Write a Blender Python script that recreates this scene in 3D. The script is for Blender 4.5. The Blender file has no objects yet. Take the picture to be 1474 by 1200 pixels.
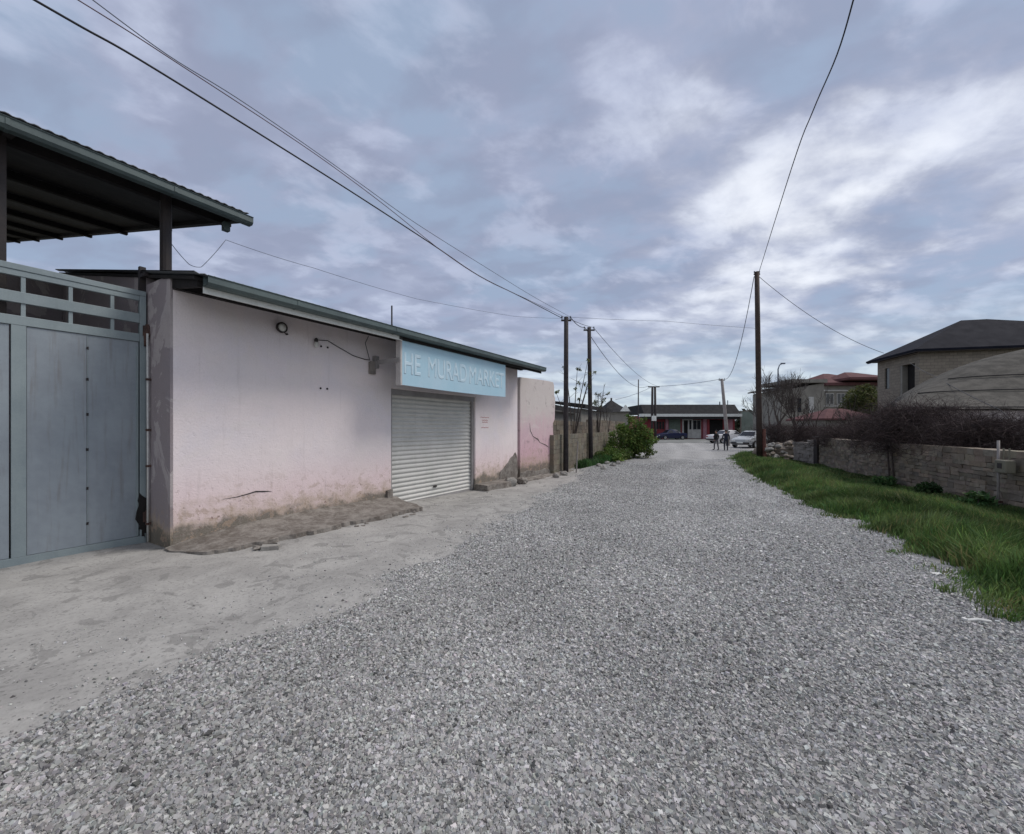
import bpy, bmesh, math, random
import numpy as np
from mathutils import Vector, Matrix, Euler

C = bpy.context.scene.collection
SC = bpy.context.scene
R = math.radians
random.seed(7)
rng = np.random.default_rng(11)

# ------------------------------------------------------------------ camera
F = 600.0; H = 1.6; CX = 737.0; HY = 615.0      # focal length in photo pixels, eye height, horizon row
cam = bpy.data.cameras.new('camera'); camo = bpy.data.objects.new('camera', cam); C.objects.link(camo)
camo.location = (0, 0, H); camo.rotation_euler = (R(90), 0, 0)
cam.sensor_width = 36; cam.lens = F / 1474 * 36; cam.shift_y = (HY - 600) / 1474
cam.clip_start = 0.05; cam.clip_end = 3000
SC.camera = camo

# ------------------------------------------------------------------ view
SC.view_settings.view_transform = 'Standard'; SC.view_settings.look = 'None'
SC.view_settings.exposure = 0.66; SC.view_settings.gamma = 1.0
SC.cycles.max_bounces = 6; SC.cycles.diffuse_bounces = 3; SC.cycles.glossy_bounces = 2
SC.cycles.transmission_bounces = 3; SC.cycles.transparent_max_bounces = 8
SC.cycles.use_denoising = True

SUN_AZ, SUN_EL = R(78), R(53)                      # azimuth from +Y towards +X

# ------------------------------------------------------------------ node helpers
class N:
    def __init__(s, nt): s.nt = nt
    def __call__(s, typ, ins=None, **kw):
        n = s.nt.nodes.new(typ)
        for k, v in kw.items(): setattr(n, k, v)
        for k, v in (ins or {}).items():
            if isinstance(v, bpy.types.NodeSocket): s.nt.links.new(v, n.inputs[k])
            else: n.inputs[k].default_value = v
        return n
    def math(s, op, a, b=0.0, c=0.0, clamp=False):
        n = s.nt.nodes.new('ShaderNodeMath'); n.operation = op; n.use_clamp = clamp
        for i, v in enumerate((a, b, c)):
            if isinstance(v, bpy.types.NodeSocket): s.nt.links.new(v, n.inputs[i])
            else: n.inputs[i].default_value = v
        return n.outputs[0]
    def mix(s, f, a, b, mode='MIX'):
        n = s.nt.nodes.new('ShaderNodeMix'); n.data_type = 'RGBA'; n.blend_type = mode
        for i, v in ((0, f), (6, a), (7, b)):
            if isinstance(v, bpy.types.NodeSocket): s.nt.links.new(v, n.inputs[i])
            elif i == 0: n.inputs[0].default_value = v
            else: n.inputs[i].default_value = (*v[:3], 1)
        return n.outputs[2]
    def step(s, x, lo, hi):
        n = s.nt.nodes.new('ShaderNodeMapRange'); n.interpolation_type = 'SMOOTHSTEP'
        s.nt.links.new(x, n.inputs[0])
        n.inputs[1].default_value = lo; n.inputs[2].default_value = hi
        return n.outputs[0]
    def noise(s, vec, scale, detail=4, rough=.55, dist=0.0):
        n = s('ShaderNodeTexNoise', {'Scale': scale, 'Detail': detail, 'Roughness': rough, 'Distortion': dist})
        s.nt.links.new(vec, n.inputs['Vector']); return n.outputs['Fac']
    def scaled(s, vec, sc):
        n = s('ShaderNodeMapping'); s.nt.links.new(vec, n.inputs['Vector']); n.inputs['Scale'].default_value = sc
        return n.outputs[0]

# ------------------------------------------------------------------ world
W = bpy.data.worlds.new('World'); SC.world = W; W.use_nodes = True
wt = W.node_tree; wt.nodes.clear(); g = N(wt)
sky = g('ShaderNodeTexSky', sky_type='NISHITA', sun_disc=False, sun_elevation=SUN_EL, sun_rotation=SUN_AZ)
tc = g('ShaderNodeTexCoord')
sep = g('ShaderNodeSeparateXYZ', {0: tc.outputs['Generated']})
X, Y, Z = sep.outputs
zz = g.math('ADD', g.math('MAXIMUM', Z, 0.0), 0.19)
u = g.math('DIVIDE', X, zz); v = g.math('DIVIDE', Y, zz)
cv = g('ShaderNodeCombineXYZ', {0: u, 1: v, 2: 0.0}).outputs[0]
rot = g('ShaderNodeMapping'); wt.links.new(cv, rot.inputs[0])
rot.inputs['Rotation'].default_value = (0, 0, R(34)); rot.inputs['Scale'].default_value = (0.8, 1.05, 1); rot.inputs['Location'].default_value = (2.3, 0.4, 0)
pv = rot.outputs[0]
n1 = g.noise(pv, 1.75, 8, .56, .2)                 # billows
n2 = g.noise(pv, 0.42, 4, .5, .3)                   # broad masses
n3 = g.noise(g.scaled(pv, (1, 1.35, 1)), 4.2, 5, .5, .15)
# the sky is brightest towards the hidden sun, low on the right
gd = Vector((math.sin(R(36)) * math.cos(R(21)), math.cos(R(36)) * math.cos(R(21)), math.sin(R(21))))
dp = g('ShaderNodeVectorMath', {0: tc.outputs['Generated'], 1: gd}, operation='DOT_PRODUCT').outputs['Value']
glow = g.math('POWER', g.math('MAXIMUM', dp, 0.0), 16.0)
dens = g.math('ADD', g.math('MULTIPLY', n1, .62), g.math('ADD', g.math('MULTIPLY', n2, .48), g.math('MULTIPLY', n3, .16)))
n4 = g.noise(g.scaled(pv, (1.3, 1, 1)), 3.8, 7, .55, .2)
puff = g.math('MULTIPLY', g.step(n4, .48, .66), .34)
dens = g.math('ADD', g.math('ADD', dens, g.math('MULTIPLY', g.math('SUBTRACT', n4, .5), .30)), g.math('MULTIPLY', glow, .06))
lit = g.step(dens, .66, .84)
dark = g.step(dens, .55, .68)
base = g.mix(dark, (.270, .335, .455), (.300, .330, .445))
base = g.mix(g.math('MULTIPLY', g.step(n3, .40, .62), .55), base, (.225, .250, .345))
col = g.mix(g.math('MULTIPLY', lit, .62), base, (.55, .60, .73))
col = g.mix(puff, col, (.56, .61, .75))
col = g.mix(g.math('MULTIPLY', g.math('MULTIPLY', glow, g.step(dens, .60, .84)), .72, clamp=True), col, (.88, .89, .90))
hz = g.step(Z, .26, .02)
col = g.mix(g.math('MULTIPLY', hz, g.math('ADD', .30, g.math('MULTIPLY', g.step(n4, .35, .65), .5))), col, (.60, .68, .71))
rear_fill = g.step(Y, .25, -.35)                          # unseen sky behind the viewer, whitened to add neutral frontal fill
col = g.mix(g.math('MULTIPLY', rear_fill, .5), col, g.mix(lit, (.62, .63, .65), (.80, .80, .80)))
below = g.step(Z, .0, -.06)
col = g.mix(below, col, (.20, .20, .19))
skc = g.mix(1.0, sky.outputs[0], (.9, .95, 1.0), 'MULTIPLY')
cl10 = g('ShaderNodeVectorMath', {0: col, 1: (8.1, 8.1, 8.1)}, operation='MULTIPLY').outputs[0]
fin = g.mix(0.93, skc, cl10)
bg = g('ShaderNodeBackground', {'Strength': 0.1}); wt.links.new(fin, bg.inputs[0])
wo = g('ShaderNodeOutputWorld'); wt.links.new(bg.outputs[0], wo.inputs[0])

# ------------------------------------------------------------------ sun behind thin cloud
sl = bpy.data.lights.new('sun', 'SUN'); so = bpy.data.objects.new('sun', sl); C.objects.link(so)
sl.energy = 1.5; sl.angle = R(22); sl.color = (1.0, .94, .86)
sd = Vector((math.sin(SUN_AZ) * math.cos(SUN_EL), math.cos(SUN_AZ) * math.cos(SUN_EL), math.sin(SUN_EL)))
so.rotation_euler = sd.to_track_quat('Z', 'Y').to_euler(); so.location = (0, 0, 30)

# ------------------------------------------------------------------ placement helpers
def sstep(x, a, b):
    t = np.clip((np.asarray(x, float) - a) / (b - a), 0, 1); return t * t * (3 - 2 * t)
def gz(y): return -0.10 * sstep(y, 6, 12)           # the street falls a little
def P(px, py, y): return Vector(((px - CX) / F * y, y, H - (py - HY) / F * y))
def G(px, py):
    y = F * H / (py - HY)
    for _ in range(6): y = F * (H - float(gz(y))) / (py - HY)
    return Vector(((px - CX) / F * y, y, float(gz(y))))
A = Vector((-4.5, 5.487, 0)); ANG = math.atan2(.8556, .5177)   # corner and direction of the shop front
def LW(s, y, z=0): return A + Vector((.5177 * s - .8556 * y, .8556 * s + .5177 * y, z))   # local -> world (y into the yard)

# value noise for geometry
def vnoise(x, y, seed=0):
    x = np.asarray(x, float); y = np.asarray(y, float)
    xi = np.floor(x).astype(np.int64); yi = np.floor(y).astype(np.int64)
    xf = x - xi; yf = y - yi; xf = xf * xf * (3 - 2 * xf); yf = yf * yf * (3 - 2 * yf)
    def h(a, b):
        n = (a * 374761393 + b * 668265263 + seed * 982451653) & 0x7fffffff
        n = ((n ^ (n >> 13)) * 1274126177) & 0x7fffffff
        return ((n ^ (n >> 16)) & 0xffff) / 65535.0
    return (h(xi, yi) * (1 - xf) + h(xi + 1, yi) * xf) * (1 - yf) + (h(xi, yi + 1) * (1 - xf) + h(xi + 1, yi + 1) * xf) * yf
def fbm(x, y, seed=0, o=4):
    r = 0; a = .5; t = 0
    for i in range(o): r = r + a * vnoise(x * 2 ** i, y * 2 ** i, seed + i); t += a; a *= .5
    return r / t

# ------------------------------------------------------------------ materials
def newmat(name):
    m = bpy.data.materials.new(name); m.use_nodes = True; nt = m.node_tree; nt.nodes.clear()
    g = N(nt); out = g('ShaderNodeOutputMaterial'); b = g('ShaderNodeBsdfPrincipled')
    nt.links.new(b.outputs[0], out.inputs[0]); return m, g, b
def link(g, a, b): g.nt.links.new(a, b)
def c3(c): return (*c, 1)

def pmat(name, col, col2=None, rough=.8, scale=2.5, bump=.15, bscale=45, var=.25, metal=0.0, tint=False, streak=0.0, spec=.35, dirt=None, emit=None):
    """painted or raw surface: two mixed tones, fine mottling, streaks, bump"""
    m, g, b = newmat(name); tc = g('ShaderNodeTexCoord').outputs['Object']
    col2 = col2 or tuple(c * (1 - var) for c in col)
    a = g.noise(tc, scale, 6, .6); f = g.noise(tc, bscale, 5, .6)
    k = g.math('ADD', g.math('MULTIPLY', a, .75), g.math('MULTIPLY', f, .25))
    c = g.mix(g.step(k, .36, .66), c3(col), c3(col2))
    if streak:
        st = g.noise(g.scaled(tc, (9, 9, .7)), 2.2, 5, .6)
        c = g.mix(g.math('MULTIPLY', g.step(st, .5, .8), streak), c, c3(dirt or tuple(x * .45 for x in col)))
    if tint:
        at = g('ShaderNodeAttribute', attribute_name='tint'); c = g.mix(1.0, c, at.outputs['Color'], 'MULTIPLY')
    link(g, c, b.inputs['Base Color'])
    rr = g.math('ADD', rough - .08, g.math('MULTIPLY', a, .16), clamp=True); link(g, rr, b.inputs['Roughness'])
    b.inputs['Metallic'].default_value = metal; b.inputs['Specular IOR Level'].default_value = spec
    if bump:
        bm_ = g('ShaderNodeBump', {'Strength': bump, 'Distance': .02, 'Height': f}); link(g, bm_.outputs[0], b.inputs['Normal'])
    return m

def plaster(name, col, deep, low=1.0, top=None, cracks=True):
    """limewashed render: patchy paint, salts and rising damp at the foot with its own ragged outline"""
    m, g, b = newmat(name); tc = g('ShaderNodeTexCoord').outputs['Object']
    z = g('ShaderNodeSeparateXYZ', {0: tc}).outputs[2]
    big = g.noise(tc, .9, 5, .6, .4); mid = g.noise(tc, 4.5, 7, .65); fine = g.noise(tc, 38, 5, .65)
    c = g.mix(g.step(big, .38, .66), c3(col), c3(tuple(x * y for x, y in zip(col, (.93, .96, 1.0)))))
    c = g.mix(g.math('MULTIPLY', g.step(g.noise(tc, 1.15, 5, .55, 1.2), .525, .545), .28), c, (.76, .71, .69, 1))     # repainted patches
    c = g.mix(g.math('MULTIPLY', g.step(mid, .45, .75), .35), c, c3(tuple(x * .86 for x in col)))
    zn = g.math('ADD', z, g.math('MULTIPLY', g.math('SUBTRACT', big, .5), -.9))
    c = g.mix(g.math('MULTIPLY', g.step(zn, low * 1.25, low * .35), .75), c, c3(deep))                 # old paint layer
    zs = g.math('ADD', z, g.math('MULTIPLY', g.math('SUBTRACT', mid, .5), -1.1))
    c = g.mix(g.math('MULTIPLY', g.step(zs, low * .62, low * .1), .8), c, (.42, .335, .245, 1))        # salts
    zd = g.math('ADD', z, g.math('MULTIPLY', g.math('SUBTRACT', g.noise(tc, 2.6, 6, .7), .5), -.75))
    c = g.mix(g.math('MULTIPLY', g.step(zd, low * .30, low * .16), .9), c, (.135, .125, .10, 1))       # damp foot
    fl = g.step(g.noise(tc, 6.5, 7, .75, .6), .545, .575)                                                # flaked paint
    c = g.mix(g.math('MULTIPLY', g.math('MULTIPLY', fl, g.step(z, low * 1.0, low * .12)), .7), c, (.36, .27, .20, 1))
    rn = g.step(g.noise(g.scaled(tc, (5, 5, .35)), 2.0, 5, .6), .56, .74)
    c = g.mix(g.math('MULTIPLY', rn, .22), c, (.36, .31, .30, 1))                                       # rain runs
    pit = g.step(g.noise(tc, 17, 3, .6), .62, .68)
    c = g.mix(g.math('MULTIPLY', g.math('MULTIPLY', pit, g.step(z, low * .9, low * .2)), .75), c, (.20, .12, .11, 1))
    if top:
        zt = g.math('ADD', z, g.math('MULTIPLY', g.math('SUBTRACT', g.noise(g.scaled(tc, (3, 3, .8)), 1.6, 6, .65), .5), 2.2))
        c = g.mix(g.math('MULTIPLY', g.step(zt, top[0], top[1]), .85), c, c3(top[2]))
        c = g.mix(g.math('MULTIPLY', g.step(g.noise(tc, 2.3, 6, .7), .57, .66), .55), c, (.15, .12, .12, 1))
    c = g.mix(g.math('MULTIPLY', g.step(fine, .3, .8), .22), c, c3(tuple(x * .72 for x in col)))
    link(g, c, b.inputs['Base Color']); b.inputs['Roughness'].default_value = .93; b.inputs['Specular IOR Level'].default_value = .2
    h = g.math('ADD', g.math('MULTIPLY', mid, 1.4), g.math('ADD', fine, g.math('MULTIPLY', pit, -.6)))
    bn = g('ShaderNodeBump', {'Strength': .35, 'Distance': .02, 'Height': h}); link(g, bn.outputs[0], b.inputs['Normal'])
    return m

def foliage(name, c1, c2, trans=.25):
    m, g, b = newmat(name)
    at = g('ShaderNodeAttribute', attribute_name='tint'); tc = g('ShaderNodeTexCoord').outputs['Object']
    c = g.mix(g.step(g.noise(tc, 1.7, 4), .35, .65), c3(c1), c3(c2))
    c = g.mix(1.0, c, at.outputs['Color'], 'MULTIPLY')
    link(g, c, b.inputs['Base Color']); b.inputs['Roughness'].default_value = .65; b.inputs['Specular IOR Level'].default_value = .25
    tr = g('ShaderNodeBsdfTranslucent'); link(g, c, tr.inputs[0])
    mx = g('ShaderNodeMixShader', {0: trans}); link(g, b.outputs[0], mx.inputs[1]); link(g, tr.outputs[0], mx.inputs[2])
    out = [n for n in g.nt.nodes if n.type == 'OUTPUT_MATERIAL'][0]; link(g, mx.outputs[0], out.inputs[0])
    return m

M = {}
M['pink'] = plaster('pink_plaster', (.81, .73, .735), (.77, .60, .61), 1.1)
M['pink2'] = plaster('worn_pink_plaster', (.63, .47, .50), (.62, .39, .45), 1.5, top=(1.3, 2.5, (.60, .57, .54)))
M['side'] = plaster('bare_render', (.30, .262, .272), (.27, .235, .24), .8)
M['gate'] = pmat('gate_paint', (.26, .30, .335), (.215, .245, .28), .55, 1.7, .12, 14, streak=.5, dirt=(.15, .13, .125), spec=.45)
M['gateframe'] = pmat('gate_frame_paint', (.25, .30, .315), (.195, .24, .26), .5, 2, .05, 60, streak=.2, spec=.45)
M['soot'] = pmat('black_grime', (.018, .016, .016), rough=.9)
M['rust'] = pmat('rusty_steel', (.10, .055, .045), (.05, .033, .03), .8, 6)
M['steel'] = pmat('dark_steel', (.022, .019, .022), (.036, .028, .027), .65, 5, spec=.4)
M['gutter'] = pmat('green_gutter_paint', (.085, .118, .118), (.055, .08, .084), .5, 3, .05, streak=.3, spec=.5)
M['fascia'] = pmat('white_fascia_paint', (.74, .76, .74), (.62, .64, .62), .55, 4, .05, streak=.15)
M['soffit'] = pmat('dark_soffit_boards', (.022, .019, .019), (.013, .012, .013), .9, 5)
M['roofsheet'] = pmat('grey_roof_sheet', (.12, .13, .14), (.08, .085, .095), .55, 2, metal=.3)
M['shutter'] = pmat('shutter_enamel', (.58, .575, .55), (.50, .50, .475), .5, 2.2, .03, 60, streak=.2, dirt=(.25, .24, .23), spec=.45)
M['guide'] = pmat('grey_guide_rail', (.32, .31, .31), (.24, .23, .23), .6)
M['sign'] = pmat('faded_blue_banner', (.37, .57, .69), (.43, .60, .71), .55, 1.6, .02, 30, streak=.15, dirt=(.30, .42, .50))
M['letter'] = pmat('faded_white_lettering', (.55, .685, .77), (.46, .62, .73), .6, 9, .02)
M['signside'] = pmat('sign_side_sheet', (.52, .50, .49), (.40, .38, .38), .7)
M['concrete'] = pmat('old_concrete', (.255, .235, .215), (.125, .108, .095), .92, 4.5, 1.0, 18, streak=.3)
M['rock'] = pmat('grey_stone', (.30, .29, .27), (.19, .18, .17), .9, 5, .5, 25)
M['tanstone'] = pmat('tan_limestone', (.20, .18, .145), (.115, .104, .086), .93, 1.4, .6, 22, tint=True, streak=.6, dirt=(.13, .12, .10))
M['mortar'] = pmat('mortar', (.15, .135, .115), (.10, .09, .08), .95, 4, .5, 25)
M['greystone'] = pmat('brown_grey_stone', (.235, .20, .168), (.15, .126, .106), .93, 2.2, .6, 22, tint=True)
M['palewall'] = pmat('pale_rubble_render', (.27, .245, .23), (.16, .145, .135), .93, 3, .6, 18)
M['wood'] = pmat('dark_pole_wood', (.050, .043, .044), (.028, .025, .028), .85, 5, .3, streak=.3)
M['wood2'] = pmat('brown_pole_wood', (.062, .042, .035), (.036, .028, .026), .85, 5, .3, streak=.3)
M['redwood'] = pmat('reddish_pole_stub', (.17, .075, .06), (.09, .04, .035), .85, 5, .3)
M['palepole'] = pmat('pale_concrete_pole', (.30, .28, .27), (.22, .2, .2), .85, 5)
M['wire'] = pmat('black_cable', (.02, .022, .03), rough=.6, bump=0)
M['wirered'] = pmat('faded_red_cable', (.12, .07, .09), rough=.6, bump=0)
M['wiregrey'] = pmat('grey_cable', (.13, .15, .2), rough=.6, bump=0)
M['whitepipe'] = pmat('white_pipe', (.6, .62, .6), (.45, .45, .44), .6, 8)
M['darkroof'] = pmat('dark_roof_sheet', (.036, .036, .038), (.024, .024, .026), .85, 2.5, spec=.12)
M['navyroof'] = pmat('navy_metal_tile', (.0095, .011, .020), (.007, .008, .015), .85, 1.5, spec=.12)
M['redroof'] = pmat('red_metal_roof', (.14, .068, .07), (.10, .05, .052), .85, 1.5, streak=.3, spec=.12)
M['greywall'] = pmat('grey_house_render', (.25, .24, .215), (.19, .18, .165), .9, 1.6, .2)
M['glass'] = pmat('dark_window_glass', (.02, .022, .028), rough=.15, bump=0, spec=.6)
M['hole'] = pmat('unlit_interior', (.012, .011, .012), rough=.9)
M['frame'] = pmat('pale_window_frame', (.5, .5, .49), rough=.6)
M['shopred'] = pmat('dark_red_wall_paint', (.29, .052, .065), (.20, .038, .048), .7, 1.0, .05)
M['shoppink'] = pmat('pink_painted_pillar', (.42, .22, .27), rough=.75)
M['shopgreen'] = pmat('green_painted_panel', (.14, .18, .15), rough=.75)
M['fence'] = pmat('pale_green_sheet', (.22, .26, .235), (.17, .205, .185), .8, 1.0)
M['twig'] = pmat('dry_twigs', (.075, .056, .050), (.042, .032, .031), .9, 3, 0, tint=True)
M['bark'] = pmat('grey_bark', (.085, .07, .062), (.05, .04, .037), .9, 8, .4)
M['leaf'] = foliage('bush_leaves', (.070, .125, .032), (.115, .170, .045))
M['olive'] = foliage('olive_spring_leaves', (.095, .115, .04), (.075, .09, .035))
M['darkleaf'] = foliage('far_tree_leaves', (.04, .05, .035), (.055, .06, .04))
M['weed'] = foliage('weed_leaves', (.045, .10, .035), (.035, .075, .03))
M['grass'] = foliage('verge_grass', (.070, .132, .044), (.120, .172, .070), .35)
M['tyre'] = pmat('tyre_rubber', (.02, .02, .02), rough=.85)
M['rim'] = pmat('wheel_rim', (.45, .46, .48), rough=.35, metal=.6)
M['lampglass'] = pmat('lamp_glass', (.75, .75, .72), rough=.25, bump=0)
M['whitecar'] = pmat('white_car_paint', (.66, .65, .66), rough=.3, bump=0, spec=.6, var=.06)
M['silver'] = pmat('pale_grey_car_paint', (.42, .44, .46), rough=.3, bump=0, spec=.6, var=.06)
M['bluecar'] = pmat('dark_blue_car_paint', (.012, .018, .06), rough=.3, bump=0, spec=.6, var=.06)
M['redlamp'] = pmat('red_lamp_glass', (.35, .03, .03), rough=.3, bump=0)
M['skin'] = pmat('skin', (.38, .22, .16), rough=.6, bump=0)
M['hair'] = pmat('dark_hair', (.015, .012, .012), rough=.7, bump=0)
M['blackcloth'] = pmat('black_jacket', (.018, .018, .02), rough=.85, bump=0)
M['navycloth'] = pmat('navy_jacket', (.02, .025, .045), rough=.85, bump=0)
M['greycloth'] = pmat('grey_trousers', (.12, .115, .125), rough=.85, bump=0)
M['darktrs'] = pmat('dark_trousers', (.03, .032, .045), rough=.85, bump=0)
M['paper'] = pmat('white_litter', (.75, .75, .73), rough=.7)
M['meter'] = pmat('olive_meter_box', (.19, .18, .14), (.14, .13, .105), .8)
M['redmark'] = pmat('red_paint_scrawl', (.50, .16, .17), rough=.8, bump=0)
M['slate'] = None

def gravel_mat():
    m, g, b = newmat('crushed_gravel'); tc = g('ShaderNodeTexCoord').outputs['Object']
    msk = g('ShaderNodeAttribute', attribute_name='gravel').outputs['Fac']
    edge = g.math('ADD', msk, g.math('MULTIPLY', g.math('SUBTRACT', g.noise(tc, 5, 6, .7), .5), .55))
    f = g.step(edge, .40, .56)
    v1 = g('ShaderNodeTexVoronoi', {'Scale': 34.0, 'Randomness': 1.0}); link(g, tc, v1.inputs[0])
    v2 = g('ShaderNodeTexVoronoi', {'Scale': 75.0, 'Randomness': 1.0}); link(g, tc, v2.inputs[0])
    s1 = g('ShaderNodeSeparateColor', {0: v1.outputs['Color']}); s2 = g('ShaderNodeSeparateColor', {0: v2.outputs['Color']})
    vv = g.math('ADD', g.math('MULTIPLY', s1.outputs[0], .6), g.math('MULTIPLY', s2.outputs[1], .4))
    st = g.mix(vv, (.165, .163, .163, 1), (.55, .545, .54, 1))
    st = g.mix(g.math('MULTIPLY', g.step(v1.outputs['Distance'], .35, .75), .6), st, (.09, .088, .087, 1))
    big = g.noise(tc, .55, 5, .6, .3)
    st = g.mix(g.math('MULTIPLY', g.step(big, .4, .68), .30), st, (.46, .455, .45, 1))
    tr = g('ShaderNodeAttribute', attribute_name='track').outputs['Fac']
    st = g.mix(g.math('MULTIPLY', tr, .45), st, (.47, .46, .455, 1))
    d1 = g.noise(tc, 1.4, 7, .65, .5); d2 = g.noise(tc, 22, 6, .7)
    du = g.mix(g.step(d1, .35, .65), (.385, .375, .36, 1), (.29, .282, .272, 1))
    du = g.mix(g.math('MULTIPLY', g.step(d2, .45, .75), .45), du, (.17, .165, .158, 1))
    du = g.mix(g.math('MULTIPLY', g.step(g.noise(tc, 2.6, 5, .6, 1.2), .565, .60), .55), du, (.185, .18, .174, 1))
    spk = g.step(s2.outputs[2], .93, .97); du = g.mix(g.math('MULTIPLY', spk, .5), du, (.12, .118, .115, 1))
    c = g.mix(f, du, st); link(g, c, b.inputs['Base Color'])
    b.inputs['Roughness'].default_value = .92; b.inputs['Specular IOR Level'].default_value = .25
    hg = g.math('MULTIPLY', g.math('SUBTRACT', 1.0, v1.outputs['Distance']), g.math('ADD', .3, vv))
    hd = g.math('MULTIPLY', g.math('ADD', d2, g.math('MULTIPLY', d1, 2.0)), .35)
    hh = g.math('ADD', g.math('MULTIPLY', f, hg), g.math('MULTIPLY', g.math('SUBTRACT', 1.0, f), hd))
    bn = g('ShaderNodeBump', {'Strength': .8, 'Distance': .022, 'Height': hh}); link(g, bn.outputs[0], b.inputs['Normal'])
    return m
M['gravel'] = gravel_mat()
def stone_mat():
    m, g, b = newmat('loose_stones'); at = g('ShaderNodeAttribute', attribute_name='tint')
    tc = g('ShaderNodeTexCoord').outputs['Object']
    c = g.mix(g.math('MULTIPLY', g.noise(tc, 120, 3), .35), at.outputs['Color'], (.16, .155, .15, 1))
    link(g, c, b.inputs['Base Color']); b.inputs['Roughness'].default_value = .9; b.inputs['Specular IOR Level'].default_value = .25
    return m
M['stones'] = stone_mat()
M['ground'] = pmat('bare_ground', (.19, .175, .145), (.12, .125, .085), .95, .35, .4, 6)
M['soil'] = pmat('verge_soil', (.075, .085, .035), (.055, .045, .03), .95, 1.5, .6, 14)
M['asphalt'] = pmat('worn_street_surface', (.20, .205, .195), (.155, .16, .155), .9, .5, .2, 20)

def brickmat(name, c1, c2, mort, w, h, sz=.012, bump=.5, axes='xz'):
    m, g, b = newmat(name); tc = g('ShaderNodeTexCoord').outputs['Object']
    s = g('ShaderNodeSeparateXYZ', {0: tc}).outputs
    uu = g.math('ADD', s[0], s[1])
    v = g('ShaderNodeCombineXYZ', {0: uu, 1: s[2], 2: 0.0}).outputs[0]
    br = g('ShaderNodeTexBrick', {'Scale': 1.0, 'Color1': c3(c1), 'Color2': c3(c2), 'Mortar': c3(mort), 'Mortar Size': sz, 'Brick Width': w, 'Row Height': h, 'Mortar Smooth': .3})
    link(g, v, br.inputs[0])
    n = g.noise(tc, 3, 6, .65); f = g.noise(tc, 25, 4)
    c = g.mix(g.math('MULTIPLY', g.step(n, .4, .7), .4), br.outputs[0], c3(tuple(x * .6 for x in c1)))
    link(g, c, b.inputs['Base Color']); b.inputs['Roughness'].default_value = .95; b.inputs['Specular IOR Level'].default_value = .1
    hh = g.math('ADD', g.math('MULTIPLY', f, .5), g.math('MULTIPLY', br.outputs['Fac'], -1.0))
    bn = g('ShaderNodeBump', {'Strength': bump, 'Distance': .02, 'Height': hh}); link(g, bn.outputs[0], b.inputs['Normal'])
    return m
M['brick'] = brickmat('limestone_block_wall', (.27, .24, .20), (.22, .195, .165), (.15, .135, .12), .4, .2)
M['slate'] = pmat('weathered_grey_roof', (.115, .108, .098), (.070, .067, .061), .95, 2.2, .5, 12, streak=.4, spec=.1)

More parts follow.
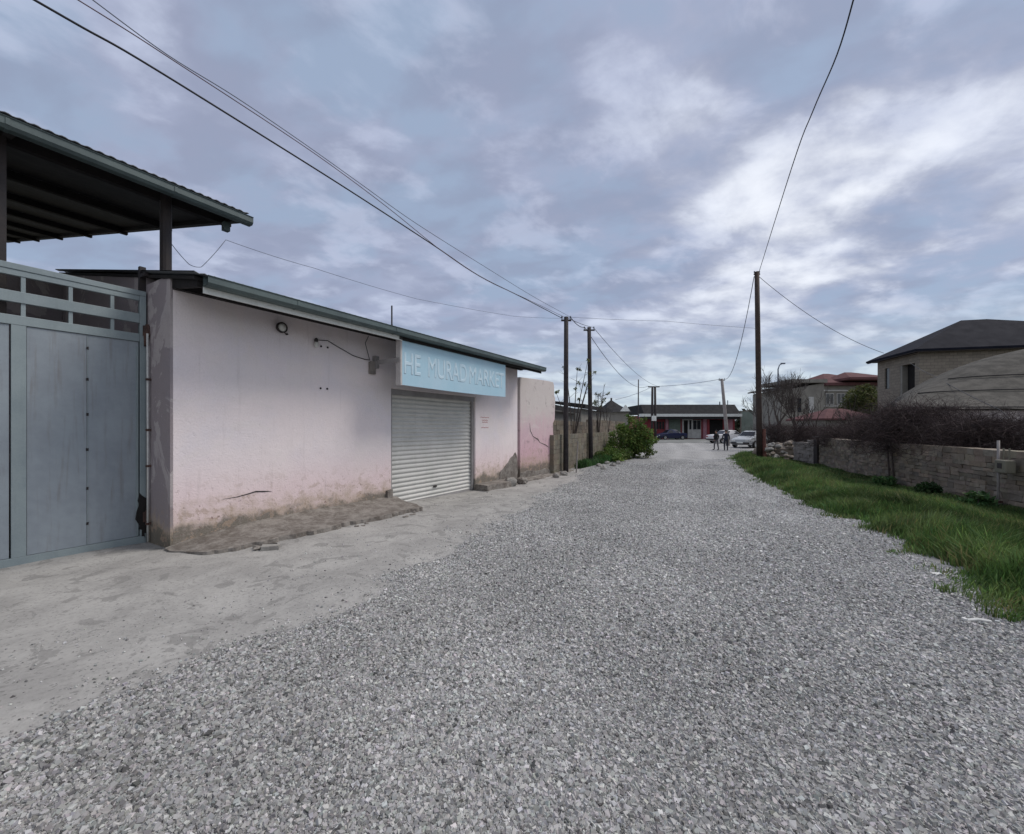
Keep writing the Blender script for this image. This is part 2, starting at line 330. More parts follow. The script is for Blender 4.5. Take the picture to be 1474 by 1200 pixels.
# ------------------------------------------------------------------ mesh builders
class MB:
    def __init__(s): s.v = []; s.f = []; s.t = []; s.tint = (1, 1, 1); s.smooth = False
    def add(s, vs, fs):
        o = len(s.v); s.v += [tuple(p) for p in vs]; s.f += [tuple(i + o for i in f) for f in fs]; s.t += [s.tint] * len(vs)
        return s
    def box(s, x0, x1, y0, y1, z0, z1, j=0.0):
        r = (lambda: random.uniform(-j, j)) if j else (lambda: 0)
        vs = [(x + r(), y + r(), z + r()) for z in (z0, z1) for x, y in ((x0, y0), (x1, y0), (x1, y1), (x0, y1))]
        return s.add(vs, [(3, 2, 1, 0), (4, 5, 6, 7), (0, 1, 5, 4), (1, 2, 6, 5), (2, 3, 7, 6), (3, 0, 4, 7)])
    def hexa(s, b4, t4):
        return s.add(list(b4) + list(t4), [(3, 2, 1, 0), (4, 5, 6, 7), (0, 1, 5, 4), (1, 2, 6, 5), (2, 3, 7, 6), (3, 0, 4, 7)])
    def tube(s, pts, rad, n=8, cap=True):
        pts = [Vector(p) for p in pts]; k = len(pts)
        if not hasattr(rad, '__len__'): rad = [rad] * k
        o = len(s.v); vs = []; prev = None
        for i, p in enumerate(pts):
            d = (pts[min(i + 1, k - 1)] - pts[max(i - 1, 0)])
            d = d.normalized() if d.length > 1e-9 else Vector((0, 0, 1))
            if prev is None: a = d.orthogonal().normalized()
            else:
                a = prev - d * prev.dot(d); a = a.normalized() if a.length > 1e-6 else d.orthogonal().normalized()
            prev = a; bb = d.cross(a)
            vs += [p + (a * math.cos(2 * math.pi * q / n) + bb * math.sin(2 * math.pi * q / n)) * rad[i] for q in range(n)]
        fs = [(i * n + q, i * n + (q + 1) % n, (i + 1) * n + (q + 1) % n, (i + 1) * n + q) for i in range(k - 1) for q in range(n)]
        if cap: fs += [tuple(reversed(range(n))), tuple((k - 1) * n + q for q in range(n))]
        return s.add(vs, fs)
    def lathe(s, prof, n=20, M4=None):
        vs = []; k = len(prof)
        for r_, z in prof:
            for q in range(n):
                p = Vector((r_ * math.cos(2 * math.pi * q / n), r_ * math.sin(2 * math.pi * q / n), z)); vs.append(M4 @ p if M4 else p)
        fs = [(i * n + q, i * n + (q + 1) % n, (i + 1) * n + (q + 1) % n, (i + 1) * n + q) for i in range(k - 1) for q in range(n)]
        fs += [tuple(reversed(range(n))), tuple((k - 1) * n + q for q in range(n))]
        return s.add(vs, fs)
    def build(s, name, m, parent=None, loc=None, smooth=False, bevel=0.0):
        me = bpy.data.meshes.new(name); me.from_pydata(s.v, [], s.f); me.materials.append(m)
        if any(t != (1, 1, 1) for t in s.t):
            a = me.attributes.new('tint', 'FLOAT_COLOR', 'POINT')
            a.data.foreach_set('color', np.array([(*t, 1) for t in s.t], dtype=np.float32).ravel())
        else:
            a = me.attributes.new('tint', 'FLOAT_COLOR', 'POINT')
            a.data.foreach_set('color', np.ones(len(s.v) * 4, dtype=np.float32))
        if smooth: me.polygons.foreach_set('use_smooth', [True] * len(me.polygons))
        me.update()
        o = bpy.data.objects.new(name, me); C.objects.link(o)
        if parent: o.parent = parent
        if loc is not None: o.location = loc
        if bevel:
            b = o.modifiers.new('bevel', 'BEVEL'); b.width = bevel; b.segments = 2; b.limit_method = 'ANGLE'
        return o

def npmesh(name, V, Fa, k, mat, tint=None, attrs=None, smooth=False, parent=None, loc=None):
    me = bpy.data.meshes.new(name); nv = len(V); nf = len(Fa)
    me.vertices.add(nv); me.vertices.foreach_set('co', np.asarray(V, np.float32).ravel())
    me.loops.add(nf * k); me.loops.foreach_set('vertex_index', np.asarray(Fa, np.int32).ravel())
    me.polygons.add(nf); me.polygons.foreach_set('loop_start', np.arange(0, nf * k, k, dtype=np.int32))
    me.polygons.foreach_set('loop_total', np.full(nf, k, np.int32))
    me.polygons.foreach_set('use_smooth', np.full(nf, smooth))
    me.materials.append(mat); me.update(calc_edges=True)
    if tint is not None:
        a = me.attributes.new('tint', 'FLOAT_COLOR', 'POINT')
        a.data.foreach_set('color', np.concatenate([tint, np.ones((nv, 1))], 1).astype(np.float32).ravel())
    for kx, d in (attrs or {}).items():
        a = me.attributes.new(kx, 'FLOAT', 'POINT'); a.data.foreach_set('value', np.asarray(d, np.float32).ravel())
    o = bpy.data.objects.new(name, me); C.objects.link(o)
    if parent: o.parent = parent
    if loc is not None: o.location = loc
    return o

def tag(o, label=None, cat=None, group=None, kind=None):
    if label: o['label'] = label
    if cat: o['category'] = cat
    if group: o['group'] = group
    if kind: o['kind'] = kind
    return o
def empty(name, loc=(0, 0, 0), rz=0, **kw):
    o = bpy.data.objects.new(name, None); C.objects.link(o); o.location = loc; o.rotation_euler = (0, 0, rz)
    o.empty_display_size = .2
    return tag(o, **kw)
def shop_empty(name, s=0, y=0, z=0, **kw): return empty(name, LW(s, y, z), ANG, **kw)

# ================================================================== GROUND
def sheet(name, mat, rows, cols, fx, zf, kind='structure', attrs=None):
    """grid between left and right edge functions; rows = y values"""
    ny, nx = len(rows), cols
    t = np.linspace(0, 1, nx); YY = np.repeat(np.asarray(rows)[:, None], nx, 1)
    L_, R_ = fx(np.asarray(rows)); XX = L_[:, None] * (1 - t) + R_[:, None] * t
    ZZ = zf(XX, YY)
    V = np.stack([XX, YY, ZZ], -1).reshape(-1, 3)
    i = np.arange(ny - 1)[:, None] * nx + np.arange(nx - 1)[None, :]; i = i.ravel()
    Fa = np.stack([i, i + 1, i + nx + 1, i + nx], 1)
    at = {k: f(XX, YY).ravel() for k, f in (attrs or {}).items()}
    o = npmesh(name, V, Fa, 4, mat, attrs=at, smooth=True); tag(o, kind=kind); return o

gb = MB(); gb.add([(-900, -300, -.16), (900, -300, -.16), (900, 1500, -.16), (-900, 1500, -.16)], [(0, 1, 2, 3)])
gr = gb.build('ground', M['ground']); tag(gr, kind='structure')

RY = [-10, 0, 3.34, 4.14, 4.85, 5.75, 7.38, 8.3, 10.7, 15.6, 24.3, 30, 34, 60, 80]
RX = [4.2, 4.0, 4.11, 4.56, 4.79, 5.18, 6.0, 6.0, 6.9, 8.7, 12.8, 17.3, 30, 40, 45]
def right_edge(y): return np.interp(y, RY, RX) + (fbm(np.asarray(y) * 1.7, np.asarray(y) * 0, 5, 4) - .5) * .5
def left_edge(y): return np.interp(y, [-10, 0, 13, 15.2, 32, 36, 80], [-16.5, -10.5, -1.0, 0.9, 8.4, 0, -12])
BY = [-10, 1.2, 1.9, 2.13, 2.5, 2.95, 3.49, 4.0, 4.68, 6.4, 11, 14, 19, 24, 60]
BX = [-12, -6.5, -4.6, -2.7, -2.3, -2.05, -1.4, -1.25, -1.1, -.5, 1.0, 2.1, 3.6, 7, -30]
def gravel_amt(x, y):
    d = x - np.interp(y, BY, BX)
    w = (fbm(x * 1.1, y * 1.1, 3) - .5) * .95 + (fbm(x * 4, y * 4, 9) - .5) * .35
    near = .5 + (d + w) * .9
    patch = (fbm(x * .7 + 9, y * .7, 21) - .56) * 2.2 * sstep(-d, 1.2, .2)
    return np.clip(near + np.maximum(patch, 0) * .0, 0, 1)
def track(x, y):
    c = (right_edge(y) + np.interp(y, BY[:-1], BX[:-1])) * .5 + .3
    c = np.where(y > 22, np.interp(y, [22, 30, 45, 60], [9.5, 13, 18, 22]), c)
    r = np.exp(-((x - c - .9) / .45) ** 2) + np.exp(-((x - c + .9) / .45) ** 2)
    return np.clip(r * sstep(y, 5, 16) * (.5 + fbm(x * 2, y * .6, 31)), 0, 1)
def road_z(x, y):
    return gz(y) + (fbm(x * .8, y * .8, 41, 3) - .5) * .05 + (fbm(x * 3, y * 3, 43, 3) - .5) * .016
rows = np.concatenate([np.arange(-9, 1.2, .4), np.arange(1.2, 9, .06), np.arange(9, 20, .15), np.arange(20, 66.5, .5)])
sheet('road', M['gravel'], rows, 190, lambda y: (left_edge(y), right_edge(y) + .25), road_z, attrs={'gravel': gravel_amt, 'track': track})

# cross street in front of the far shop
sheet('cross_street', M['asphalt'], np.linspace(46, 66, 12), 20, lambda y: (y * 0 - 60, y * 0 + 110), lambda x, y: x * 0 - .085 + .05 * 0)

# verge on the right
def wall_x(y): return 9.6 + .37 * (y - 7.8)
def verge_l(y): return right_edge(y)
def verge_r(y): return np.where(y < 20, wall_x(y) + .5, np.interp(y, [20, 26, 32], [15.5, 17, 18.2]))
def verge_z(x, y):
    l = verge_l(y); e = sstep(x - l, -.02, .9)
    return gz(y) - .02 + e * (.05 + (fbm(x * .9, y * .9, 51, 3) - .5) * .14) + (fbm(x * 4, y * 4, 55, 3) - .5) * .03
sheet('verge', M['soil'], np.concatenate([np.arange(-8, 3, .5), np.arange(3, 30.6, .15)]), 50, lambda y: (verge_l(y), verge_r(y)), verge_z)

# ---- loose crushed stones on the near road (real geometry)
def scatter_stones(name, n, y0, y1, size, seed, mask_pow=1.0, label=None):
    r = np.random.default_rng(seed)
    y = y0 * (y1 / y0) ** r.random(n)                                   # denser near the camera
    xl = np.maximum(-1.28 * y - .3, np.interp(y, BY, BX) - 1.6 - .05 * y); xr = np.minimum(1.28 * y + .3, right_edge(y) + .2)
    x = xl + r.random(n) * (xr - xl)
    ok = (x < right_edge(y) + .1)
    ga = gravel_amt(x, y) + (fbm(x * 5, y * 5, 77) - .5) * .5
    p = np.where(ga > .5, .35 + .65 * sstep(ga, .5, .95), np.clip(ga - .1, 0, 1) * .14 + .006)
    ok &= (r.random(n) < p * (.30 + .70 * sstep(fbm(x * .9 + 3, y * .6, 91), .34, .50)) * (1 - .45 * track(x, y + 4)) * (1 - sstep(y, y1 * .2, y1))) & (x > .605 * y - 7.7)
    x = x[ok]; y = y[ok]; n = len(x)
    s = size * (1 + y / 20) * np.exp(r.normal(0, .42, n)); s = np.clip(s, size * .4, size * 3.0) * (.8 + .5 * fbm(x * 1.3, y * 1.3, 33, 3))
    s = np.where(gravel_amt(x, y) > .5, s, s * .8)
    base = np.array([(-1, -1, -1), (1, -1, -1), (1, 1, -1), (-1, 1, -1), (-1, -1, 1), (1, -1, 1), (1, 1, 1), (-1, 1, 1)], float) * .5
    V = base[None] * (1 + r.uniform(-.42, .25, (n, 8, 3)))
    V = V * np.stack([np.ones(n), r.uniform(.65, 1, n), r.uniform(.55, .95, n)], -1)[:, None, :] * s[:, None, None]
    a = r.uniform(0, 2 * np.pi, n); tx = r.normal(0, .9, n); ty = r.normal(0, .9, n)
    def rotm(V, i, j, an):
        c, s_ = np.cos(an)[:, None], np.sin(an)[:, None]; A_, B_ = V[..., i].copy(), V[..., j].copy()
        V[..., i] = A_ * c - B_ * s_; V[..., j] = A_ * s_ + B_ * c
    rotm(V, 1, 2, tx); rotm(V, 0, 2, ty); rotm(V, 0, 1, a)
    z = road_z(x, y) + s * .12
    V += np.stack([x, y, z], -1)[:, None, :]
    Fb = np.array([(3, 2, 1, 0), (4, 5, 6, 7), (0, 1, 5, 4), (1, 2, 6, 5), (2, 3, 7, 6), (3, 0, 4, 7)])
    Fa = (Fb[None] + (np.arange(n) * 8)[:, None, None]).reshape(-1, 4)
    val = np.clip(r.normal(.405, .14, n), .09, .80); hue = r.normal(0, .012, (n, 3))
    val = val * (.82 + .36 * fbm(x * .7, y * .7, 95, 3))
    val = val * (1 + .22 * track(x, y + 3)) * (.92 + .16 * sstep(y, 2.5, 8))
    tint = np.clip(val[:, None] * (1 + hue * 2) * np.array([1.0, .99, .975]), .05, .8)
    o = npmesh(name, V.reshape(-1, 3), Fa, 4, M['stones'], tint=np.repeat(tint, 8, 0))
    tag(o, label, 'gravel', kind='stuff'); return o
scatter_stones('gravel', 1700000, 1.5, 24.0, .0088, 5, label='loose grey crushed gravel covering the road surface')

# ---- grass
def grass(name, n, samp, hgt, wid, seed, mat, label, lean=.5, cat='grass'):
    r = np.random.default_rng(seed)
    x, y, z = samp(r, n); n = len(x)
    cl = fbm(x * 1.3, y * 1.3, seed + 1, 3); cl2 = fbm(x * 5, y * 5, seed + 2, 2)
    h = hgt * (.35 + 1.25 * cl * (.5 + cl2)) * r.uniform(.6, 1.25, n)
    if name == 'grass': h = h * (1.15 - .8 * sstep(x, wall_x(y) - 2.6, wall_x(y) - .3))
    if name == 'grass': h = h * (.42 + .58 * sstep(x - verge_l(y), -.1, .75))
    w = wid * r.uniform(.7, 1.4, n) * (1 + y / 14)
    a = r.uniform(0, 2 * np.pi, n); ca, sa = np.cos(a), np.sin(a)
    la = r.uniform(0, 2 * np.pi, n) * .5 + fbm(x * .8, y * .8, 3) * 6; ll = h * lean * r.uniform(.2, 1.3, n)
    dx, dy = np.cos(la) * ll, np.sin(la) * ll
    B = np.stack([x, y, z - .03], -1)
    side = np.stack([ca * w, sa * w, 0 * w], -1)
    m_ = B + np.stack([dx * .3, dy * .3, h * .55 + .03], -1); t_ = B + np.stack([dx, dy, h + .03 - ll * .25], -1)
    V = np.stack([B - side, B + side, m_ + side * .8, m_ - side * .8, t_ + side * .12, t_ - side * .12], 1)
    Fb = np.array([(0, 1, 2, 3), (3, 2, 4, 5)]); Fa = (Fb[None] + (np.arange(n) * 6)[:, None, None]).reshape(-1, 4)
    g1 = .25 + 1.4 * fbm(x * 1.1, y * 1.1, seed + 9, 4) ** 1.3 * 1.3 * r.uniform(.6, 1.3, n)
    dry = (r.random(n) < .04 + .16 * (fbm(x * 1.2, y * 1.2, seed + 5, 3) > .56))
    t = np.stack([g1 * r.uniform(.85, 1.15, n), g1, g1 * r.uniform(.7, 1.1, n)], -1); t *= np.where(r.random(n) < .14, 1.75, 1.0)[:, None]; t[dry] = (2.2, 1.35, 1.6)
    o = npmesh(name, V.reshape(-1, 3), Fa, 4, mat, tint=np.repeat(t, 6, 0)); tag(o, label, cat, kind='stuff'); return o
def samp_verge(r, n):
    # ragged strip between the gravel and the wall
    y = 2.0 * (31.0 / 2.0) ** r.random(n); L_ = verge_l(y); Rr = verge_r(y)
    t = r.random(n); x = L_ - .35 + (Rr - L_ + .35) * t ** 1.1
    e = (x - L_) + (fbm(x * 3.2, y * 3.2, 17, 3) - .5) * 1.1; keep = r.random(n) < np.clip(.12 + e * 1.9, .0, 1)
    keep &= (x < wall_x(y) + .2) | (y > 20)
    x, y = x[keep], y[keep]; return x, y, verge_z(x, y)
grass('grass', 210000, samp_verge, .225, .0044, 61, M['grass'], 'lush green grass growing on the verge between gravel and stone wall')
def lw_x(y): return 1.45 + (y - 15.2) * .447
def samp_left(r, n):
    y = r.uniform(17.0, 26.5, n); off = r.random(n) ** 1.5 * np.interp(y, [17, 20, 24, 26.5], [.5, 1.0, 1.3, .7])
    x = lw_x(y) + .05 + off; k = fbm(x * 1.5, y * 1.5, 8) > .46; x, y = x[k], y[k]
    return x, y, gz(y) + 0 * x
grass('weeds', 9000, samp_left, .30, .008, 63, M['weed'], 'patchy green weeds along the foot of the left stone wall', cat='weeds')

# ---- leaf clouds
def leafcloud(name, blobs, n, size, mat, parent=None, seed=1, flat=.0):
    r = np.random.default_rng(seed); cs = []; tt = []
    vol = np.array([b[3] * b[4] * b[5] for b in blobs]); pr = vol / vol.sum()
    for b, m_ in zip(blobs, (pr * n).astype(int) + 8):
        d = r.normal(size=(m_, 3)); d /= np.linalg.norm(d, axis=1)[:, None]
        q = d * (r.random(m_) ** .45)[:, None]
        q *= 1 + .35 * (fbm(d[:, 0] * 2.5 + b[0], d[:, 1] * 2.5 + d[:, 2] * 2, seed) - .5)[:, None] * 2
        p = q * np.array(b[3:6]) + np.array(b[:3])
        cs.append(p); tt.append(np.full(m_, r.uniform(.6, 1.4)) * r.uniform(.6, 1.4, m_))
    P_ = np.concatenate(cs); T_ = np.concatenate(tt); m_ = len(P_)
    k = fbm(P_[:, 0] * 1.6 / max(size * 8, .2) * .2, P_[:, 2] * 1.6, seed + 3) > .28; P_, T_ = P_[k], T_[k]; m_ = len(P_)
    a = r.normal(size=(m_, 3)); a /= np.linalg.norm(a, axis=1)[:, None]
    b_ = np.cross(a, r.normal(size=(m_, 3))); b_ /= np.linalg.norm(b_, axis=1)[:, None]
    s = (size * r.uniform(.5, 1.4, m_))[:, None]
    V = np.stack([P_ - a * s, P_ + b_ * s * .45, P_ + a * s, P_ - b_ * s * .45], 1)
    Fa = np.arange(m_ * 4).reshape(-1, 4)
    t = np.stack([T_ * r.uniform(.8, 1.3, m_), T_, T_ * .9], -1)
    return npmesh(name, V.reshape(-1, 3), Fa, 4, mat, tint=np.repeat(t, 4, 0), parent=parent)

# ---- bare branching
def bare_tree(name, loc, height, spread, depth, label, seed, lean=(0, 0), mat=None, r0=.09, cat='tree', group=None, ntr=1, leaves=0):
    rr = random.Random(seed); root = empty(name, loc); tag(root, label, cat, group)
    tr = MB(); br = MB(); tips = []
    def grow(p, d, ln, rad, dep, top):
        pts = [p]; rads = [rad]; k = 4; q = p.copy(); dd = d.copy()
        for i in range(k):
            dd = (dd + Vector((rr.uniform(-.22, .22), rr.uniform(-.22, .22), rr.uniform(-.05, .16)))).normalized()
            q = q + dd * ln / k; pts.append(q.copy()); rads.append(rad * (1 - .5 * (i + 1) / k))
        (tr if dep == 0 else br).tube(pts, rads, 6 if dep < 2 else 3, cap=False)
        if dep >= depth: tips.append(q); return
        nb = rr.randint(4, 5) if dep < depth - 1 else rr.randint(4, 6)
        for i in range(nb):
            j = rr.randint(2, k) if dep else rr.randint(2, k)
            bp = pts[j]; az = rr.uniform(0, 2 * math.pi); tilt = rr.uniform(.4, 1.0) * spread
            up = dd; side = up.orthogonal().normalized(); side = Matrix.Rotation(az, 3, up) @ side
            nd = (up * math.cos(tilt) + side * math.sin(tilt) + Vector((0, 0, .18))).normalized()
            grow(bp, nd, ln * rr.uniform(.5, .78), max(rads[j] * .62, .010), dep + 1, top)
    for i in range(ntr):
        d0 = Vector((lean[0] + (rr.uniform(-.5, .5) if ntr > 1 else 0), lean[1] + (rr.uniform(-.4, .4) if ntr > 1 else 0), 1)).normalized()
        grow(Vector((0, 0, -.05)), d0, height * .42, r0, 0, height)
    tr.build('trunk', mat or M['bark'], root, smooth=True); br.build('branches', mat or M['bark'], root)
    if leaves:
        blobs = [(*t, .12, .12, .12) for t in tips]
        leafcloud('young_leaves', blobs, leaves, .05, M['olive'], root, seed)
    return root

# ================================================================== SHOP
RS = .20                                                    # fall of the lean-to roofs
shop = shop_empty('shop_building'); tag(shop, 'low pink plastered shop building with green gutter and a roller shutter', 'building')
def roofz(y): return 3.45 + RS * (y + .8)
w = MB()
w.box(.03, 3.80, 0, .25, -.2, roofz(0) - .05)               # front left of the shutter
w.box(6.78, 9.03, 0, .25, -.2, roofz(0) - .05)
w.box(3.80, 6.78, .002, .25, 2.42, roofz(0) - .05)
w.build('front_wall', M['pink'], shop, bevel=.006)
w = MB()
w.box(0, .24, .25, .78, -.2, roofz(.25) - .05)
w.hexa([(0, .0, -.2), (.03, .0, -.2), (.03, .25, -.2), (0, .25, -.2)], [(0, .0, 3.56), (.03, .0, 3.56), (.03, .25, 3.6), (0, .25, 3.6)])
w.hexa([(0, .78, -.2), (.24, .78, -.2), (.24, 4.75, -.2), (0, 4.75, -.2)], [(0, .78, roofz(.78) - .04), (.24, .78, roofz(.78) - .04), (.24, 4.75, roofz(4.75) - .04), (0, 4.75, roofz(4.75) - .04)])
w.build('side_wall', M['side'], shop)
w = MB()
w.box(.24, 9.03, 4.55, 4.75, -.2, roofz(4.5) - .05)
w.hexa([(8.83, .25, -.2), (9.03, .25, -.2), (9.03, 4.55, -.2), (8.83, 4.55, -.2)], [(8.83, .25, roofz(.25) - .04), (9.03, .25, roofz(.25) - .04), (9.03, 4.55, roofz(4.5) - .04), (8.83, 4.55, roofz(4.5) - .04)])
w.build('rear_wall', M['side'], shop)
# roof: corrugated sheet, boards below
def corr_roof(mb, x0, x1, y0, y1, zf, amp=.018, pitch=.13, th=.012, per=6):
    n = int((x1 - x0) / pitch * per); xs = [x0 + (x1 - x0) * i / n for i in range(n + 1)]
    vs = []; 
    for yy in (y0, y1):
        for dz in (0, th):
            vs += [(x, yy, zf(yy) + dz + amp * math.cos(2 * math.pi * (x - x0) / pitch)) for x in xs]
    k = n + 1; fs = []
    for i in range(n):
        a, b, c, d = i, i + k, i + 2 * k, i + 3 * k
        fs += [(b, b + 1, d + 1, d), (a + 1, a, c, c + 1), (a, a + 1, b + 1, b), (d, d + 1, c + 1, c)]
    mb.add(vs, fs); return mb
corr_roof(MB(), -.06, 9.36, -.84, 4.95, lambda y: roofz(y) + .02, .010, .11, per=4).build('roof', M['roofsheet'], shop, smooth=True)
w = MB()
w.hexa([(-.02, -.74, roofz(-.74) - .05), (9.3, -.74, roofz(-.74) - .05), (9.3, 4.9, roofz(4.9) - .05), (-.02, 4.9, roofz(4.9) - .05)],
       [(-.02, -.74, roofz(-.74) - .01), (9.3, -.74, roofz(-.74) - .01), (9.3, 4.9, roofz(4.9) - .01), (-.02, 4.9, roofz(4.9) - .01)])
for i in range(9):
    x = .02 + i * 1.12
    w.hexa([(x, -.72, roofz(-.72) - .13), (x + .06, -.72, roofz(-.72) - .13), (x + .06, -.002, roofz(0) - .17), (x, -.002, roofz(0) - .17)],
           [(x, -.72, roofz(-.72) - .052), (x + .06, -.72, roofz(-.72) - .052), (x + .06, -.002, roofz(0) - .052), (x, -.002, roofz(0) - .052)])
w.box(.02, 9.2, -.10, -.012, 3.42, 3.54)
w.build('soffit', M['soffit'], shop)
# gutter: folded trough with lips and joints
def gutter(x0, x1, yf, zb, h=.13, dpt=.13, joint=2.0, r=.0):
    mb = MB(); t = .006
    prof = [(yf + dpt, zb + h), (yf + dpt, zb), (yf + .03, zb), (yf, zb + .035), (yf, zb + h - .02), (yf - .012, zb + h - .008), (yf, zb + h)]
    inn = [(yf + .01, zb + h - .004), (yf + .012, zb + .04), (yf + .035, zb + .008), (yf + dpt - .008, zb + .008), (yf + dpt - .008, zb + h)]
    pr = prof + inn
    k = len(pr); vs = [(x0, y, z) for y, z in pr] + [(x1, y, z) for y, z in pr]
    mb.add(vs, [(i, (i + 1) % k, k + (i + 1) % k, k + i) for i in range(k)])
    x = x0 + joint * .6
    while x < x1:
        for a, b in (((yf - .006, zb + .036), (yf - .006, zb + h - .022)),):
            mb.box(x, x + .035, a[0], a[0] + .005, a[1], b[1])
        mb.box(x, x + .035, yf + .035, yf + dpt, zb - .006, zb - .001)
        x += joint
    return mb
gutter(.06, 9.27, -.90, 3.335, .125, .13, 1.9).build('gutter', M['gutter'], shop)
MB().box(.07, 3.38, -.764, -.742, 3.262, 3.345).build('fascia_board', M['fascia'], shop)
MB().box(3.30, 9.2, -.764, -.742, 3.275, 3.345).build('rear_fascia', M['soffit'], shop)
# shutter
sh = MB(); zs = []; prof = []; pitch = .098; z = -.10
while z < 2.42:
    for q in range(8):
        t = q / 8; prof.append((.135 - .024 * math.sin(math.pi * min(t / .8, 1)) ** .7 if t < .8 else .135, z + t * pitch))
    z += pitch
prof.append((.135, z)); k = len(prof)
nc = 22; sv = []
for c_ in range(nc + 1):
    xx = 3.86 + 2.86 * c_ / nc
    sv += [(xx, y + (float(fbm(xx * 1.6, zz_ * 1.4, 71, 3)) - .5) * .022, zz_ + (float(fbm(xx * .7, zz_ * 2.0, 73, 2)) - .5) * .012) for y, zz_ in prof]
sh.add(sv, [(c_ * k + i, (c_ + 1) * k + i, (c_ + 1) * k + i + 1, c_ * k + i + 1) for c_ in range(nc) for i in range(k - 1)])
so_ = sh.build('roller_shutter', M['shutter'], shop)
MB().box(3.86, 6.72, .105, .15, -.115, -.045).build('bottom_bar', M['guide'], so_)
for x in (3.80, 6.70): MB().box(x, x + .075, .06, .15, -.13, 2.42).build('guide_rail', M['guide'], so_)
MB().box(5.22, 5.34, .095, .112, .16, .20).build('lock', M['steel'], so_)
MB().box(3.80, 6.78, .03, .10, 2.30, 2.42).build('shutter_box', M['guide'], so_)
# low concrete stub at the jamb, bare patch, crack, scrawl, pipes
MB().box(3.66, 3.80, -.06, -.002, -.05, .30, .01).build('jamb_block', M['concrete'], shop)
def patch(name, pts, y, mat, parent, th=.012, seed=1):
    rr = random.Random(seed); P2 = []
    for i in range(len(pts)):
        a, b = pts[i], pts[(i + 1) % len(pts)]
        for q in range(4):
            t = q / 4; P2.append((a[0] + (b[0] - a[0]) * t + rr.uniform(-.03, .03), a[1] + (b[1] - a[1]) * t + rr.uniform(-.03, .03)))
    k = len(P2); mb = MB(); cx = sum(p[0] for p in P2) / k; cz = sum(p[1] for p in P2) / k
    vs = [(p[0], y, p[1]) for p in P2] + [((p[0] - cx) * .94 + cx, y - th, (p[1] - cz) * .94 + cz) for p in P2] + [(cx, y - th * 1.4, cz)]
    mb.add(vs, [(i, (i + 1) % k, k + (i + 1) % k, k + i) for i in range(k)] + [(k + i, k + (i + 1) % k, 2 * k) for i in range(k)])
    return mb.build(name, mat, parent)
patch('bare_patch', [(7.75, .02), (8.1, .35), (8.55, .62), (8.9, .85), (9.02, .55), (9.02, -.1), (8.3, -.1)], -.003, M['concrete'], shop, .02, 3)
cr = MB(); pts = [(.62, -.0, .56), (.82, 0, .57), (.98, 0, .595), (1.08, 0, .615), (1.2, 0, .60), (1.32, 0, .585)]
cr.tube(pts, [.002, .006, .008, .010, .010, .003], 5); cr.build('crack', M['soot'], shop)
mk = MB()
for i, (x0, x1, zz_) in enumerate(((7.02, 7.42, 1.88), (7.08, 7.36, 1.80), (7.10, 7.36, 1.745), (7.04, 7.40, 1.60))):
    mk.tube([(x0 + (x1 - x0) * t / 8, -.001, zz_ + .012 * math.sin(t * 2.1 + i)) for t in range(9)], .007, 4)
mk.build('paint_scrawl', M['redmark'], shop)
MB().tube([(6.22, 2.6, 4.0), (6.22, 2.6, 5.15)], .022, 8).tube([(6.22, 2.6, 4.0), (6.22, 2.6, 4.6)], .03, 8).build('roof_mast', M['steel'], shop)
# small marks on the facade
for x, z in ((2.18, 3.03), (2.31, 3.03), (2.17, 2.29), (2.30, 2.29)):
    MB().lathe([(.016, 0), (.018, .012), (.008, .018)], 10, Matrix.Translation((x, 0, z)) @ Matrix.Rotation(R(90), 4, 'X')).build('wall_plug', M['soot'], shop)

# sign
sg = shop_empty('shop_sign', 3.40, -.70, 2.42); tag(sg, 'faded light blue sign board hanging above the roller shutter', 'sign')
SL, SHt = 3.74, .88
n = 24; mb = MB(); vs = []
for j in range(2):
    for i in range(n + 1):
        t = i / n; vs.append((SL * t, -.035 + .0012 * math.sin(t * 19), (0 if j == 0 else SHt) - (.02 * math.sin(math.pi * t) if j == 0 else 0)))
mb.add(vs, [(i, i + 1, n + 2 + i, n + 1 + i) for i in range(n)])
panel = mb.build('banner', M['sign'], sg)
MB().box(0, SL, -.030, .05, .0, .035).box(0, SL, -.030, .05, SHt - .035, SHt).box(0, .03, -.030, .05, .035, SHt - .035).box(SL - .03, SL, -.030, .05, .035, SHt - .035).box(1.85, 1.88, -.025, .05, .035, SHt - .035).build('frame', M['signside'], sg)
MB().box(-.045, -.003, -.038, .09, -.01, SHt + .0).build('side_panel', M['signside'], sg)
MB().box(-.06, -.047, .0, .601, .43, .52).box(-.09, -.005, .60, .695, .36, .60).build('bracket', M['guide'], sg)
MB().box(3.6, 3.65, .052, .69, .4, .48).build('bracket', M['guide'], sg)
